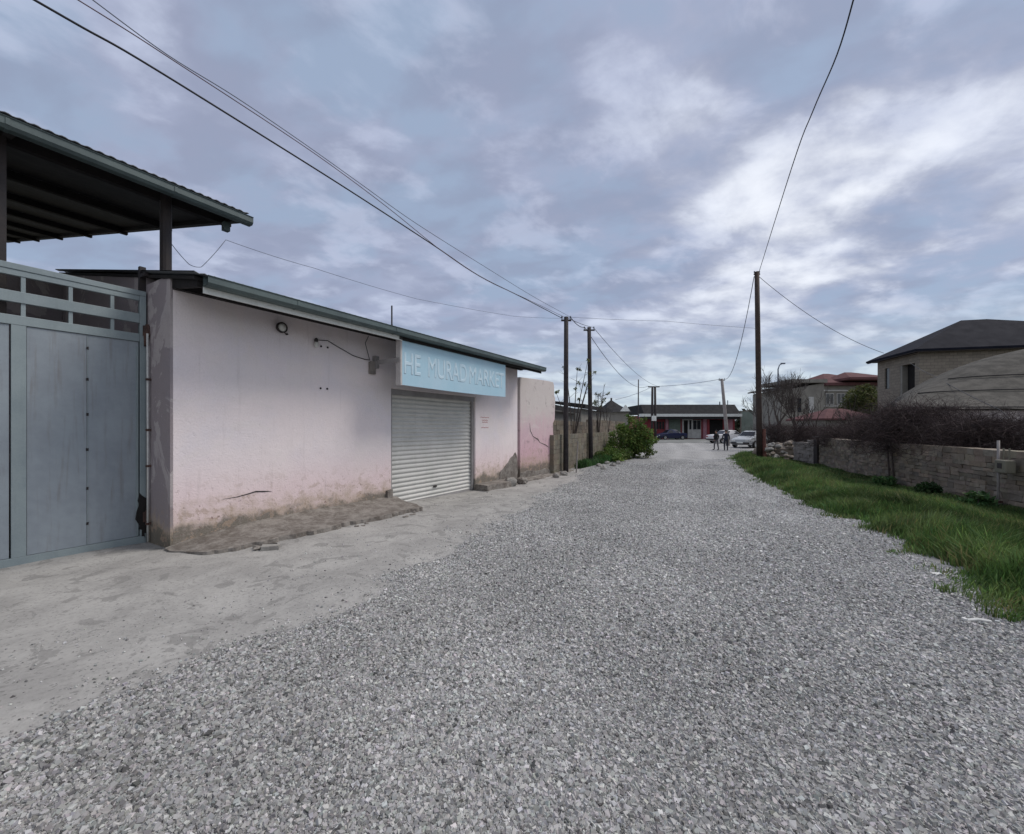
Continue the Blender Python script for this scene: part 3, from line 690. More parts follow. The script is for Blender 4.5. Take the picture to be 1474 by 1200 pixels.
def word(txt, x0, x1, z0, z1):
    cu = bpy.data.curves.new('lettering', 'FONT'); cu.body = txt; cu.extrude = .0; cu.bevel_depth = .016; cu.bevel_resolution = 0
    to = bpy.data.objects.new('tmp', cu); C.objects.link(to)
    dg = bpy.context.evaluated_depsgraph_get(); me = bpy.data.meshes.new_from_object(to.evaluated_get(dg))
    bpy.data.objects.remove(to)
    co = np.empty(len(me.vertices) * 3, np.float32); me.vertices.foreach_get('co', co); co = co.reshape(-1, 3)
    mn, mx = co.min(0), co.max(0)
    nx = x0 + (co[:, 0] - mn[0]) / (mx[0] - mn[0]) * (x1 - x0); nz = z0 + (co[:, 1] - mn[1]) / (mx[1] - mn[1]) * (z1 - z0)
    ny = -.0378 - co[:, 2] * .08
    me.vertices.foreach_set('co', np.stack([nx, ny, nz], -1).astype(np.float32).ravel()); me.materials.clear(); me.materials.append(M['letter']); me.update()
    o = bpy.data.objects.new('lettering', me); C.objects.link(o); o.parent = sg
word('HE', .05, .50, .22, .64); word('MURAD', .72, 2.03, .22, .64); word('MARKET', 2.13, 3.66, .22, .62)

# lamp, bulb holder, box, cable
lamp = shop_empty('wall_lamp', 1.44, -.0, 3.20); tag(lamp, 'small round black rimmed lamp on the upper pink wall', 'lamp')
RX90 = Matrix.Rotation(R(90), 4, 'X')
MB().lathe([(.055, 0), (.055, .05), (.085, .06), (.085, .10), (.072, .108), (.07, .085)], 20, RX90).build('housing', M['steel'], lamp, smooth=False)
MB().lathe([(.068, .088), (.06, .10), (.03, .112), (.001, .115)], 20, RX90).build('glass', M['lampglass'], lamp, smooth=True)
MB().tube([(.06, -.03, -.05), (.10, -.04, -.09), (.13, -.02, -.08), (.13, 0, -.06)], .010, 6).build('bracket', M['steel'], lamp)
bh = shop_empty('bulb_holder', 2.06, 0, 3.05); tag(bh, 'white bulb holder with black cap on the pink wall', 'lamp')
MB().lathe([(.001, -.10), (.022, -.095), (.034, -.06), (.034, -.02), (.026, .0)], 14, Matrix.Translation((0, -.05, .03))).build('bulb', M['lampglass'], bh, smooth=True)
MB().lathe([(.028, .0), (.028, .05), (.015, .07)], 14, Matrix.Translation((0, -.05, .03))).box(-.012, .012, -.05, 0, .055, .08).build('cap', M['steel'], bh)
jb = shop_empty('junction_box', 3.28, 0, 2.66); tag(jb, 'pale pinkish junction box under the eave beside the sign', 'junction box')
MB().box(-.07, .07, -.06, -.001, 0, .24).build('case', M['palewall'], jb, bevel=.008)
MB().box(-.075, .075, -.07, -.061, .20, .25).build('cover', M['palewall'], jb)
cb = MB(); cb.tube([LW(2.07, -.02, 3.12), LW(2.3, -.02, 3.15), LW(2.55, -.02, 3.06), LW(2.85, -.02, 2.96), LW(3.1, -.02, 2.93), LW(3.22, -.03, 2.93)], .007, 6)
cb.tube([LW(3.22, -.03, 2.93), LW(3.16, -.03, 3.1), LW(3.12, -.02, 3.25), LW(3.2, -.02, 3.4)], .006, 6)
o = cb.build('lamp_cable', M['wire']); tag(o, 'thin dark cable looping along the pink wall to the junction box', 'cable')

# concrete step along the facade
def slab(name, s0, s1, front, hfun, label, mat, ns=120, nv=14, seed=1):
    S = np.linspace(s0, s1, ns); V = []; 
    for s in S:
        f = float(front(s))
        for j in range(nv):
            t = j / (nv - 1); vv = f * t
            hh = float(hfun(s, t)) + (fbm(s * 3, vv * 3, seed) - .5) * .03
            V.append((s, -vv - .0, hh))
        V.append((s, -f - .012 - .02 * float(fbm(s * 9, 0, seed)), -.16))
        V.append((s, .0, -.16))
    k = nv + 2; Fa = []
    for i in range(ns - 1):
        for j in range(k): a = i * k + j; b = i * k + (j + 1) % k; Fa.append((a, a + k, b + k, b))
    o = npmesh(name, np.array(V), np.array(Fa), 4, mat, smooth=False); o.location = LW(0, 0); o.rotation_euler = (0, 0, ANG)
    bm = bmesh.new(); bm.from_mesh(o.data); bm.faces.new([v for v in list(bm.verts)[:0]] or [bm.verts[i] for i in ()]) if False else None
    bm.verts.ensure_lookup_table(); bm.faces.new([bm.verts[i] for i in range(k)]); bm.faces.new([bm.verts[(ns - 1) * k + i] for i in reversed(range(k))])
    bm.to_mesh(o.data); bm.free()
    tag(o, label, 'step'); return o
slab('concrete_step', -.06, 3.95, lambda s: np.interp(s, [-.06, .05, .12, .5, 1.5, 3.3, 3.7, 3.95], [.15, .45, .66, .84, .96, 1.0, .95, .5]) + (fbm(s * 5, 0, 3) - .5) * .2 + (fbm(s * 16, 0, 4) - .5) * .07,
     lambda s, t: np.interp(s, [-.06, .3, 1.2, 2.5, 3.95], [.02, .07, .12, .13, .13]) * (1 - .35 * t) + .06 * (1 - t) ** 3 * np.interp(s, [-.06, 1], [0, 1]) + gz(5.5 + s * .85),
     'long crumbling concrete step at the foot of the pink wall', M['concrete'])
slab('concrete_slab', 6.72, 8.25, lambda s: np.interp(s, [6.72, 7.9, 8.25], [.42, .5, .3]) + (fbm(s * 4, 3, 3) - .5) * .1, lambda s, t: .07 - .02 * t - .0, 'short broken concrete slab under the pier right of the shutter', M['concrete'], 24, 8, 5)
slab('curb_strip', 8.3, 12.9, lambda s: .34 + (fbm(s * 3, 7, 3) - .5) * .3, lambda s, t: .0 - .05 * t + (fbm(s * 2.5, t, 9) - .5) * .1 - .02, 'ragged concrete edging below the weathered pink wall', M['concrete'], 60, 8, 8)

_crumbs = []
def rock(name, loc, sx, sy, sz, label, seed, mat=None, group=None, cat='rock'):
    rr = random.Random(seed); bm = bmesh.new(); bmesh.ops.create_icosphere(bm, subdivisions=2, radius=1)
    for v_ in bm.verts:
        k = 1 + rr.uniform(-.22, .18); v_.co = Vector((v_.co.x * sx * k, v_.co.y * sy * k, (v_.co.z * k + .5) * sz))
    me = bpy.data.meshes.new(name); bm.to_mesh(me); bm.free(); me.materials.append(mat or M['rock'])
    at_ = me.attributes.new('tint', 'FLOAT_COLOR', 'POINT'); at_.data.foreach_set('color', np.ones(len(me.vertices) * 4, dtype=np.float32))
    o = bpy.data.objects.new(name, me); C.objects.link(o); o.location = loc; o.rotation_euler = (0, 0, rr.uniform(0, 6)); tag(o, label, cat, group); return o
p = LW(7.95, -.42, -.08); rock('stone_block', p, .20, .14, .16, 'grey brown stone block on the slab below the bare patch', 4)
p = LW(8.6, -.40, -.08); rock('stone_block', p, .22, .16, .12, 'dark flat stone block beside the ragged edging', 5, M['concrete'])
q = G(389, 790); o = empty('broken_brick', q + Vector((0, 0, .0)), R(20)); tag(o, 'broken piece of pale block with a dark hollow before the step', 'rubble')
MB().box(-.10, .10, -.045, .045, -.01, .05, .012).build('block', M['rock'], o); MB().box(-.07, .06, .046, .10, -.005, .045, .01).build('shard', M['soot'], o)

rr = random.Random(77)
for i in range(12):
    s_ = rr.uniform(.3, 4.0); fr = float(np.interp(s_, [.05, .5, 1.5, 3.3, 3.95], [.6, .9, 1.02, 1.08, .7])) + rr.uniform(.0, .12)
    p = LW(s_, -fr, 0); p.z = float(gz(p.y)) + .005; rock('concrete_crumb', p, rr.uniform(.02, .055), rr.uniform(.02, .04), rr.uniform(.012, .03), 'small broken concrete crumb along the front edge of the step', 500 + i, M['concrete'], 'concrete crumbs before the step', 'rubble')
# worn pink wall piece
pw = shop_empty('pink_wall', 9.10, -.06, 0); tag(pw, 'weathered pink and grey wall section beyond the shop', 'wall')
m_ = MB(); n = 26; top = [(0, 3.20), (1.0, 3.24), (2.0, 3.27), (2.42, 3.26), (2.50, 3.14), (2.52, 2.75), (2.60, 2.70), (2.55, 1.9), (2.40, 1.75), (2.42, 1.35), (2.56, 1.2), (2.6, -.3), (0, -.3)]
k = len(top); m_.add([(x, 0, z) for x, z in top] + [(x, .28, z) for x, z in top], [tuple(range(k)), tuple(reversed(range(k, 2 * k)))] + [((i + 1) % k, i, i + k, (i + 1) % k + k) for i in range(k)])
m_.build('wall', M['pink2'], pw, bevel=.01)
MB().box(-.02, 2.46, -.04, .32, 3.215, 3.26, .01).build('coping', M['palewall'], pw) if False else None
MB().tube([(.62, 0, 1.75), (.66, 0, 1.5), (.85, 0, 1.3), (1.2, 0, 1.2), (1.35, 0, 1.08), (1.8, 0, .98), (2.1, 0, .86)], [.004, .014, .010, .02, .008, .016, .004], 5).build('crack', M['mortar'], pw)
patch('bare_foot', [(0.0, -.25), (.0, .14), (.5, .2), (1.0, .12), (1.7, .16), (2.2, .05), (2.5, .02), (2.5, -.25)], -.003, M['concrete'], pw, .02, 6)

# ================================================================== GATE
gate = shop_empty('metal_gate', 0, .75, 0); tag(gate, 'tall blue grey sheet metal gate with open bars along its top', 'gate')
GL = -5.6
f = MB()
f.box(GL, -.02, -.03, .03, 3.43, 3.50); f.box(GL, -.09, -.022, .022, 3.36, 3.428)
f.box(GL, -.09, -.03, .03, 3.05, 3.18); f.box(GL, -.09, -.03, .03, 2.79, 2.90); f.box(GL, -.02, -.03, .03, -.03, .09)
f.box(-.088, -.02, -.031, .031, .092, 3.428); f.box(GL, GL + .08, -.031, .031, .092, 3.428)
f.build('frame', M['gateframe'], gate, bevel=.004)
for i in range(14):
    x = -.37 - i * .39
    if x > GL: MB().box(x - .018, x + .018, -.015, .015, 2.902, 3.358).build('bar', M['gateframe'], gate)
xs = [-.09, -.615, -1.125]
MB().box(-.61, -.10, -.012, .0, .095, 2.785).build('panel', M['gate'], gate)
MB().box(-1.125, -.618, -.016, -.003, .095, 2.785).build('panel', M['gate'], gate)
MB().box(-1.245, -1.13, -.028, .02, .092, 2.788).build('stile', M['gateframe'], gate)
for a, b in ((-1.85, -1.26), (-2.45, -1.855), (-3.05, -2.455), (-3.75, -3.055), (-4.5, -3.755), (-5.5, -4.505)):
    MB().box(a, b, -.014, -.002, .095, 2.785).build('panel', M['gate'], gate)
MB().box(-.128, -.105, -.026, -.013, .1, 2.72).box(-.615, -.609, -.019, -.0165, .1, 2.78).build('cover_strip', M['gateframe'], gate)
f = MB(); f.box(-.07, .0, .04, .10, -.1, 3.86); f.box(.001, .26, .045, .10, 3.77, 3.83); f.box(-.07, -.02, -.12, .04, 3.70, 3.75)
f.build('gate_post', M['steel'], gate)
for z in (.35, 2.95): 
    MB().tube([(-.012, -.05, z - .09), (-.012, -.05, z + .09)], .024, 10).box(-.06, -.014, -.045, -.032, z - .07, z + .07).build('hinge', M['rust'], gate)
for i, z in enumerate((.35, .8, 1.3, 1.75, 2.2, 2.6)): MB().box(-.622, -.602, -.0225, -.0165, z, z + .035, .003).build('weld_bead', M['steel'], gate)
f = MB(); f.box(-.05, -.005, -.062, -.033, 2.74, 3.02, .01); f.tube([(-.03, -.07, 2.8), (.0, -.10, 2.9), (-.02, -.09, 3.02)], .014, 6); f.build('latch', M['rust'], gate)
patch('soot_stain', [(-.10, .18), (-.12, .5), (-.07, .68), (-.01, .60), (.0, .25), (-.03, .05)], -.034, M['soot'], gate, .004, 12)
pipe = shop_empty('drain_pipe', -.035, .62, 0); tag(pipe, 'thin white pipe clamped upright between gate and shop corner', 'pipe')
MB().tube([(0, 0, .02), (.0, .0, 1.2), (-.004, 0, 2.9)], .013, 8).build('pipe', M['whitepipe'], pipe, smooth=True)
for z in (.25, 1.05, 1.55, 2.25): MB().box(-.02, .034, -.018, .018, z, z + .03).build('clamp', M['rust'], pipe)

# ================================================================== CANOPY over the yard
can = shop_empty('yard_canopy'); tag(can, 'large dark lean-to canopy with grey gutter rising behind the gate', 'canopy')
CZ = lambda y: 5.02 + .21 * (y - .6)
corr_roof(MB(), -10, 1.24, .52, 17.6, lambda y: CZ(y) + .085, .008, .11, per=4).build('roof', M['roofsheet'], can, smooth=True)
w = MB(); w.hexa([(-10, .66, CZ(.66)), (1.22, .66, CZ(.66)), (1.22, 17.5, CZ(17.5)), (-10, 17.5, CZ(17.5))], [(-10, .66, CZ(.66) + .05), (1.22, .66, CZ(.66) + .05), (1.22, 17.5, CZ(17.5) + .05), (-10, 17.5, CZ(17.5) + .05)])
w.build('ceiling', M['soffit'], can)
for y in (1.0, 3.3, 5.6, 8.0, 10.5, 13, 15.5):
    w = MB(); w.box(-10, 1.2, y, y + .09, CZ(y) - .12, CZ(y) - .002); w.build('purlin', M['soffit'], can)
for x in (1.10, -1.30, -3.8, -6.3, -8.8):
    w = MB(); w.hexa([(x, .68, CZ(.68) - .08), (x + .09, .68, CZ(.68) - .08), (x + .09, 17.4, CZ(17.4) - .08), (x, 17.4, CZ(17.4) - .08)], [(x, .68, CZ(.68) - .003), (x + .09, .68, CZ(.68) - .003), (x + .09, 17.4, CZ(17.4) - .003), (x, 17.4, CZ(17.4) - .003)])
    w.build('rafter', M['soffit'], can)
gutter(-10, 1.30, .50, 4.93, .13, .13, 1.55).build('gutter', M['gutter'], can)
MB().box(-10, 1.24, .497, .503, 4.905, 4.928).box(-10, 1.26, .50, .64, 4.90, 4.925).build('gutter_lip', M['fascia'], can) if False else None
MB().box(1.02, 1.11, .84, .93, 4.83, 4.97).build('gutter_outlet', M['gutter'], can)
MB().tube([(.30, 1.0, 3.72), (.30, 1.0, CZ(1.0))], .072, 12).build('post', M['steel'], can)
MB().box(-1.42, -1.25, .92, 1.09, -.1, CZ(1.0)).build('post', M['steel'], can)
MB().box(-5.4, -5.25, .92, 1.07, -.1, CZ(1.0)).build('post', M['steel'], can)
MB().box(-9.6, -9.45, 5.0, 5.15, -.1, CZ(5.0)).build('post', M['steel'], can)

yb = shop_empty('yard_building', 0, 4.78, 0); tag(yb, 'dark grey brown outbuilding wall seen through the bars behind the gate', 'building')
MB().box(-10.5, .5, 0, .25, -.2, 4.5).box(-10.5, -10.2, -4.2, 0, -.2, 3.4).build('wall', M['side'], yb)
MB().box(-3.2, -1.9, -.03, -.002, -.1, 2.3).build('door', M['steel'], yb)
lw = shop_empty('yard_wall', GL - .02, .75, 0); tag(lw, 'rendered yard wall at the far left end of the gate', 'wall')
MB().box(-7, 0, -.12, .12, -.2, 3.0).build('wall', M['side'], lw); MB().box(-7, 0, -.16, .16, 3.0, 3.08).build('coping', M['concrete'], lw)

# ================================================================== STONE WALLS
def blockwall(name, p0, p1, h0, h1, th, course, blen, mat, label, seed, jit=.012, skip=0.0, zb=-.3, cat='wall', tones=(.7, 1.25), topj=.08, off=1.0):
    rr = random.Random(seed); p0 = Vector((*p0, 0)); p1 = Vector((*p1, 0)); d = p1 - p0; Ln = d.length; ang = math.atan2(d.y, d.x)
    root = empty(name, p0, ang); tag(root, label, cat); mb = MB(); z = zb; row = 0
    core = MB(); core.hexa([(0.05, .05, zb), (Ln - .05, .05, zb), (Ln - .05, th - .05, zb), (.05, th - .05, zb)], [(0.05, .05, h0 - .1), (Ln - .05, .05, h1 - .1), (Ln - .05, th - .05, h1 - .1), (.05, th - .05, h0 - .1)])
    while z < max(h0, h1) + .02:
        ch = course * rr.uniform(.75, 1.25); x = -rr.uniform(0, blen) * .5
        while x < Ln:
            bl = blen * rr.uniform(.55, 1.5); a, b = max(x, 0), min(x + bl, Ln)
            hm = h0 + (h1 - h0) * (a / Ln) + (fbm(a * .8, 1.5, seed) - .5) * topj * 2
            if b - a > .06 and z + ch * .5 < hm and rr.random() > skip:
                t = rr.uniform(*tones); mb.tint = (t * rr.uniform(.95, 1.08), t, t * rr.uniform(.9, 1.02))
                o = rr.uniform(-.012, .03) * off
                y0 = -o; y1 = th + o
                mb.box(a + .003, b - .003, y0, y1, z + .003, min(z + ch - .003, hm + .04), jit)
            x += bl
        z += ch; row += 1
    mb.build('stones', mat, root, bevel=0); core.build('mortar', M['mortar'], root); return root
# left of the road: p0->p1 so that local -y faces the road (right side)
blockwall('stone_wall', (1.50, 15.0), (8.95, 31.8), 1.36, 1.25, .3, .19, .40, M['tanstone'], 'weathered tan limestone block wall behind the utility poles on the left', 3, .004, tones=(.9, 1.08), off=.25)
blockwall('upper_wall', (1.12, 15.0), (8.6, 31.9), 1.86, 2.1, .2, .20, .40, M['greystone'], 'dark grey taller block wall just behind the tan stone wall', 13, .006, zb=.3, tones=(.55, .9), off=.4)
# right of the road: faces the road (left), so run from far to near
RW = lambda y: (float(wall_x(y)), y)
blockwall('rubble_wall', RW(18.3), RW(-4.0), 1.12, 1.22, .35, .11, .26, M['greystone'], 'long low brown rubble stone wall beside the right verge', 21, .010, tones=(.75, 1.3), topj=.07, off=.5)
blockwall('pale_wall', (13.9, 20.6), RW(18.55), .90, 1.02, .25, .15, .26, M['palewall'], 'short pale wall section between rubble heap and dark post', 22, .02, topj=.04)
post = empty('wall_post', (*RW(18.42), 0)); post.location.x -= .02; tag(post, 'short dark square post at the end of the rubble wall', 'post')
MB().box(-.11, .11, -.11, .11, -.2, 1.16, .01).build('shaft', M['steel'], post); MB().box(-.13, .13, -.13, .13, 1.165, 1.20, .01).build('cap', M['steel'], post)
rr = random.Random(5)
for i in range(46):
    t = rr.random(); px = 1103 + 50 * t; y = rr.uniform(21.2, 23.5); lay = rr.random()
    x = (px - CX) / F * y; sz = rr.uniform(.09, .20)
    o = rock('rubble_stone', (x, y, -.1 + (.95 * lay * (1 - abs(t - .55) * .8))), sz * 1.3, sz, sz * .8, ('pale' if i % 2 else 'brownish') + ' rubble stone in the loose heap beside the right pole', 100 + i, M['rock'] if rr.random() < .4 else M['greystone'], 'rubble stones heaped by the right pole', 'rubble')
bs = MB(); 
heap = rock('rubble_heap', (14.75, 23.2, -.15), 1.15, .6, .60, 'low brown mound of rubble behind the loose stones', 55, M['greystone'], cat='rubble')

# gas pipe and meter on the right wall
yy = 8.3; gp = empty('gas_pipe', (float(wall_x(yy)) - .10, yy, 0)); tag(gp, 'thin pale upright pipe standing against the rubble wall', 'pipe')
MB().tube([(0, 0, -.1), (0, 0, 1.34)], .022, 8).build('riser', M['palepole'], gp, smooth=True)
MB().box(-.03, .06, -.03, .03, .10, .14).build('clamp', M['rust'], gp)
mt = empty('gas_meter', (float(wall_x(8.05)) - .16, 8.05, .72), math.atan2(1, .37)); tag(mt, 'olive metal gas meter box with two small pipes on the rubble wall', 'meter')
MB().box(-.17, .12, -.06, .10, 0, .25).build('case', M['meter'], mt, bevel=.02)
for x in (-.10, .05): MB().tube([(x, 0, .25), (x, 0, .48)], .014, 8).build('pipe', M['meter'], mt)
MB().box(-.08, .03, .101, .108, .09, .19).build('dial', M['steel'], mt)

# ================================================================== POLES
def pole(name, base, top, r0, r1, mat, label, cross=None, group='utility poles along the street', insul=True, pins=1):
    base = Vector(base); top = Vector(top); o = empty(name, base); tag(o, label, 'pole', group)
    d = top - base
    MB().tube([Vector((0, 0, -.3)), d * .33, d * .66, d], [r0, r0 * .67 + r1 * .33, r0 * .33 + r1 * .67, r1], 10).build('shaft', mat, o, smooth=True)
    if cross:
        wd, thk = cross; w = MB(); w.box(d.x - wd, d.x + wd, d.y - thk, d.y + thk, d.z - .16, d.z - .16 + thk * 2); ca = w.build('crossarm', M['steel'], o)
        for k in (-1, 1):
            MB().lathe([(.014, 0), (.014, .06), (.035, .07), (.03, .12), (.015, .14)], 8, Matrix.Translation((d.x + k * wd * .85, d.y, d.z - .16 + thk * 2))).build('insulator', M['wiregrey'], ca)
    return o
def gp_(px, y): return Vector(((px - CX) / F * y, y, float(gz(y))))
P1b = gp_(814.5, 15.8); P1t = P(815, 456, 15.8)
P2b = gp_(850.5, 19.6); P2t = P(848, 471, 19.6)
P3b = gp_(941, 45); P3t = P(939.5, 556, 45)
P4b = gp_(918.5, 52); P4t = P(919, 546, 52)
PLb = gp_(1048, 38.5); PLt = P(1039, 545, 38.5)
PRb = gp_(1093.5, 22.3); PRt = P(1089.5, 391, 22.3)
pole('utility_pole', P1b, P1t, .105, .085, M['wood'], 'tall dark utility pole nearest the weathered pink wall', (.19, .03))
pole('utility_pole', P2b, P2t, .115, .09, M['wood'], 'second dark utility pole with weeds around its foot', (.26, .03))
pole('utility_pole', P4b, P4t, .10, .06, M['wood'], 'thin distant pole rising behind the green bush')
pole('utility_pole', PLb, PLt, .17, .12, M['palepole'], 'pale leaning pole in front of the far red shop', (.28, .04))
pr = pole('utility_pole', PRb, PRt, .15, .115, M['wood2'], 'tall brown pole standing in the grass on the right verge', (.16, .03))
tw = empty('double_pole', P3b); tag(tw, 'doubled grey pole pair rising behind the bush before the far shop', 'pole', 'utility poles along the street')
for k in (-1, 1): MB().tube([(k * .20, 0, -.2), (k * .14, 0, P3t.z - P3b.z)], [.15, .12], 8).build('shaft', M['wood'], tw, smooth=True)
MB().box(-.62, .62, -.05, .05, P3t.z - P3b.z - .1, P3t.z - P3b.z + .02).build('crossarm', M['steel'], tw)
MB().box(-.28, .18, -.32, -.14, 2.4, 2.95).build('meter_box', M['fascia'], tw)
st = empty('pole_stub', PRb + Vector((.21, -.05, 0))); tag(st, 'short reddish timber stub strapped beside the tall brown pole', 'post')
MB().tube([(0, 0, -.2), (-.03, 0, 1.62)], [.12, .10], 8).build('stub', M['redwood'], st); MB().tube([(-.22, .0, 1.3), (.1, 0, 1.3)], .02, 6).build('strap', M['rust'], st)
sk = empty('stake', gp_(829.5, 15.6)); tag(sk, 'thin pale stake leaning before the tan stone wall', 'stake')
MB().tube([(0, 0, -.1), (.03, .02, .62), (.07, .05, 1.18)], [.028, .025, .018], 6).build('rod', M['palepole'], sk)

# street lamp far right
slp = empty('street_lamp', gp_(1120, 44)); tag(slp, 'slim grey street lamp behind the bare trees', 'street lamp')
zt = P(1120, 530, 44).z; MB().tube([(0, 0, -.1), (0, 0, 4.6), (0, 0, zt), (.15, 0, zt + .45), (.45, 0, zt + .6)], [.13, .10, .06, .05, .045], 8).build('mast', M['wiregrey'], slp)
MB().box(.3, .72, -.09, .09, zt + .55, zt + .68).build('head', M['wiregrey'], slp)
MB().box(-.16, .16, -.16, .16, 3.2, 6.2).build('lower_sleeve', M['steel'], slp)

# ---- cables
def cable(name, pts, r, mat, label, sag=0, n=24, group=None):
    pts = [Vector(p) for p in pts]; full = []
    for a, b in zip(pts[:-1], pts[1:]):
        s = sag if not isinstance(sag, (list, tuple)) else sag[len(full) // n if n else 0]
        for i in range(n + 1):
            t = i / n
            if full and i == 0: continue
            q = a.lerp(b, t); q.z -= 4 * s * t * (1 - t); full.append(q)
    o = MB().tube(full, r, 6).build(name, mat, smooth=True); tag(o, label, 'cable', group); return o
def on_line(P0, dirx, px, py):
    """point of the viewing ray on the vertical plane through P0 along dirx"""
    r_ = (px - CX) / F; t = (P0.x - r_ * P0.y) / (r_ * dirx[1] - dirx[0]); y = P0.y + dirx[1] * t
    return P(px, py, y)
def traced(P0, dirx, pts): return [P0] + [on_line(P0, dirx, *p) for p in pts]
def smooth_path(pts, k=6):
    out = []
    for i in range(len(pts) - 1):
        p0, p1, p2, p3 = pts[max(i - 1, 0)], pts[i], pts[i + 1], pts[min(i + 2, len(pts) - 1)]
        for j in range(k):
            t = j / k; out.append(.5 * ((2 * p1) + (p2 - p0) * t + (2 * p0 - 5 * p1 + 4 * p2 - p3) * t * t + (3 * p1 - p0 - 3 * p2 + p3) * t ** 3))
    out.append(pts[-1]); return out
dm = (.575, 1.0)
def street_cable(pts, P0, r, mat, label, dirx=dm):
    T = traced(P0, dirx, pts); e = T[-1] + (T[-1] - T[-2]).normalized() * 9; T = smooth_path(T, 6) + [e]
    o = MB().tube(T, r, 6).build('overhead_cable', mat, smooth=True); tag(o, label, 'cable', 'overhead cables'); return o
street_cable([(750, 427), (690, 397), (620, 350), (500, 272), (360, 184), (200, 85), (120, 40), (45, -3)], P1t + Vector((-.15, 0, -.05)), .0125, M['wire'], 'thick black cable running from the nearest left pole overhead')
street_cable([(760, 431), (700, 403), (640, 364), (560, 300), (480, 240), (400, 185), (250, 87), (190, 48), (108, -3)], P1t + Vector((.0, .05, -.02)), .0065, M['wirered'], 'thin reddish cable sagging just above the thick black one')
street_cable([(770, 428), (700, 385), (600, 322), (520, 265), (440, 208), (340, 140), (240, 78), (130, -3)], P1t + Vector((.16, 0, .0)), .0060, M['wiregrey'], 'thin grey cable highest of the three over the pink shop')
street_cable([(1140, 240), (1170, 160), (1205, 78), (1230, -6)], PRt + Vector((.1, -.05, .02)), .013, M['wire'], 'dark cable from the right pole up over the road', (.49, 1.0))
cable('overhead_cable', [P1t + Vector((.16, 0, 0)), P2t + Vector((-.2, 0, 0)), P3t + Vector((-.5, 0, .05))], .014, M['wire'], 'cable linking the two dark left poles to the doubled pole', [.12, 1.1], 24, 'overhead cables')
cable('overhead_cable', [P1t, P2t + Vector((.2, 0, 0)), P3t + Vector((.5, 0, .05))], .012, M['wiregrey'], 'upper grey cable between the left poles and the far doubled pole', [.05, .5], 24, 'overhead cables')
cable('overhead_cable', [PRt + Vector((-.15, 0, -.25)), PLt + Vector((.2, 0, 0))], .018, M['wiregrey'], 'slack cable dropping from the right pole to the leaning pole', 1.6, 24, 'overhead cables')
cable('overhead_cable', [PLt, P3t, P(886, 575, 42)], .018, M['wiregrey'], 'low cable crossing from the leaning pole to the gabled house', .15, 24, 'overhead cables')
cable('overhead_cable', [PRt + Vector((.1, 0, -.25)), P(1272, 508, 25)], .014, M['wiregrey'], 'service cable from the right pole to the brick house corner', .45, 24, 'overhead cables')
cable('overhead_cable', [P(1310, 522, 25), P(1345, 541, 20), P(1440, 590, 13), P(1500, 640, 11.5)], .012, M['wire'], 'dark service cable falling in front of the slate roof', .05, 12, 'overhead cables')
cable('overhead_cable', [LW(.32, 1.0, 4.45), P(272, 380, 6.6), P(290, 384, 6.9), P(325, 345, 7.4), P(450, 385, 9), P(600, 430, 12), P(740, 455, 16.0), P1t + Vector((0, 0, -.05))], .005, M['wiregrey'], 'very thin loose wire from the canopy post to the first pole', .02, 8, 'overhead cables')
cable('overhead_cable', [P1t, P(960, 462, 18.5), P(1085, 472, 21), PRt + Vector((0, 0, -3.1))], .006, M['wiregrey'], 'faint thin wire crossing the sky between the left and right poles', .02, 10, 'overhead cables')

# ================================================================== LITTER
q = G(1408, 897); o = empty('litter_stick', q + Vector((0, 0, .02)), R(-8)); tag(o, 'white plastic strip lying on the gravel near the grass', 'litter')
MB().tube([(-.085, 0, .0), (0, .004, .012), (.085, -.004, .004)], .012, 6).build('strip', M['paper'], o); MB().box(-.11, -.085, -.016, .016, -.004, .018).build('tip', M['paper'], o)
for (px, py, lb) in ((1349, 828, 'crumpled white paper scrap at the grass edge'), (1147, 775, 'tiny white paper scrap on the open gravel')):
    q = G(px, py); q.z += .012
    mb = MB(); n = 5; rr = random.Random(px); vs = [(i * .018 - .04, j * .014 - .03, rr.uniform(0, .022)) for i in range(n) for j in range(n)]
    mb.add(vs, [(i * n + j, (i + 1) * n + j, (i + 1) * n + j + 1, i * n + j + 1) for i in range(n - 1) for j in range(n - 1)])
    o = mb.build('paper_scrap', M['paper'], loc=q); tag(o, lb, 'litter')
    sm = o.modifiers.new('thick', 'SOLIDIFY'); sm.thickness = .002
# pale rubble at the foot of the left weeds
for i, (px, py) in enumerate(((862, 672), (874, 668), (882, 671), (890, 668), (868, 676), (800, 687), (812, 684))):
    q = G(px, py); rock('loose_rock', q, .14, .11, .11, 'pale loose rock lying at the foot of the left wall', 300 + i, M['rock'], 'loose rocks along the left wall')

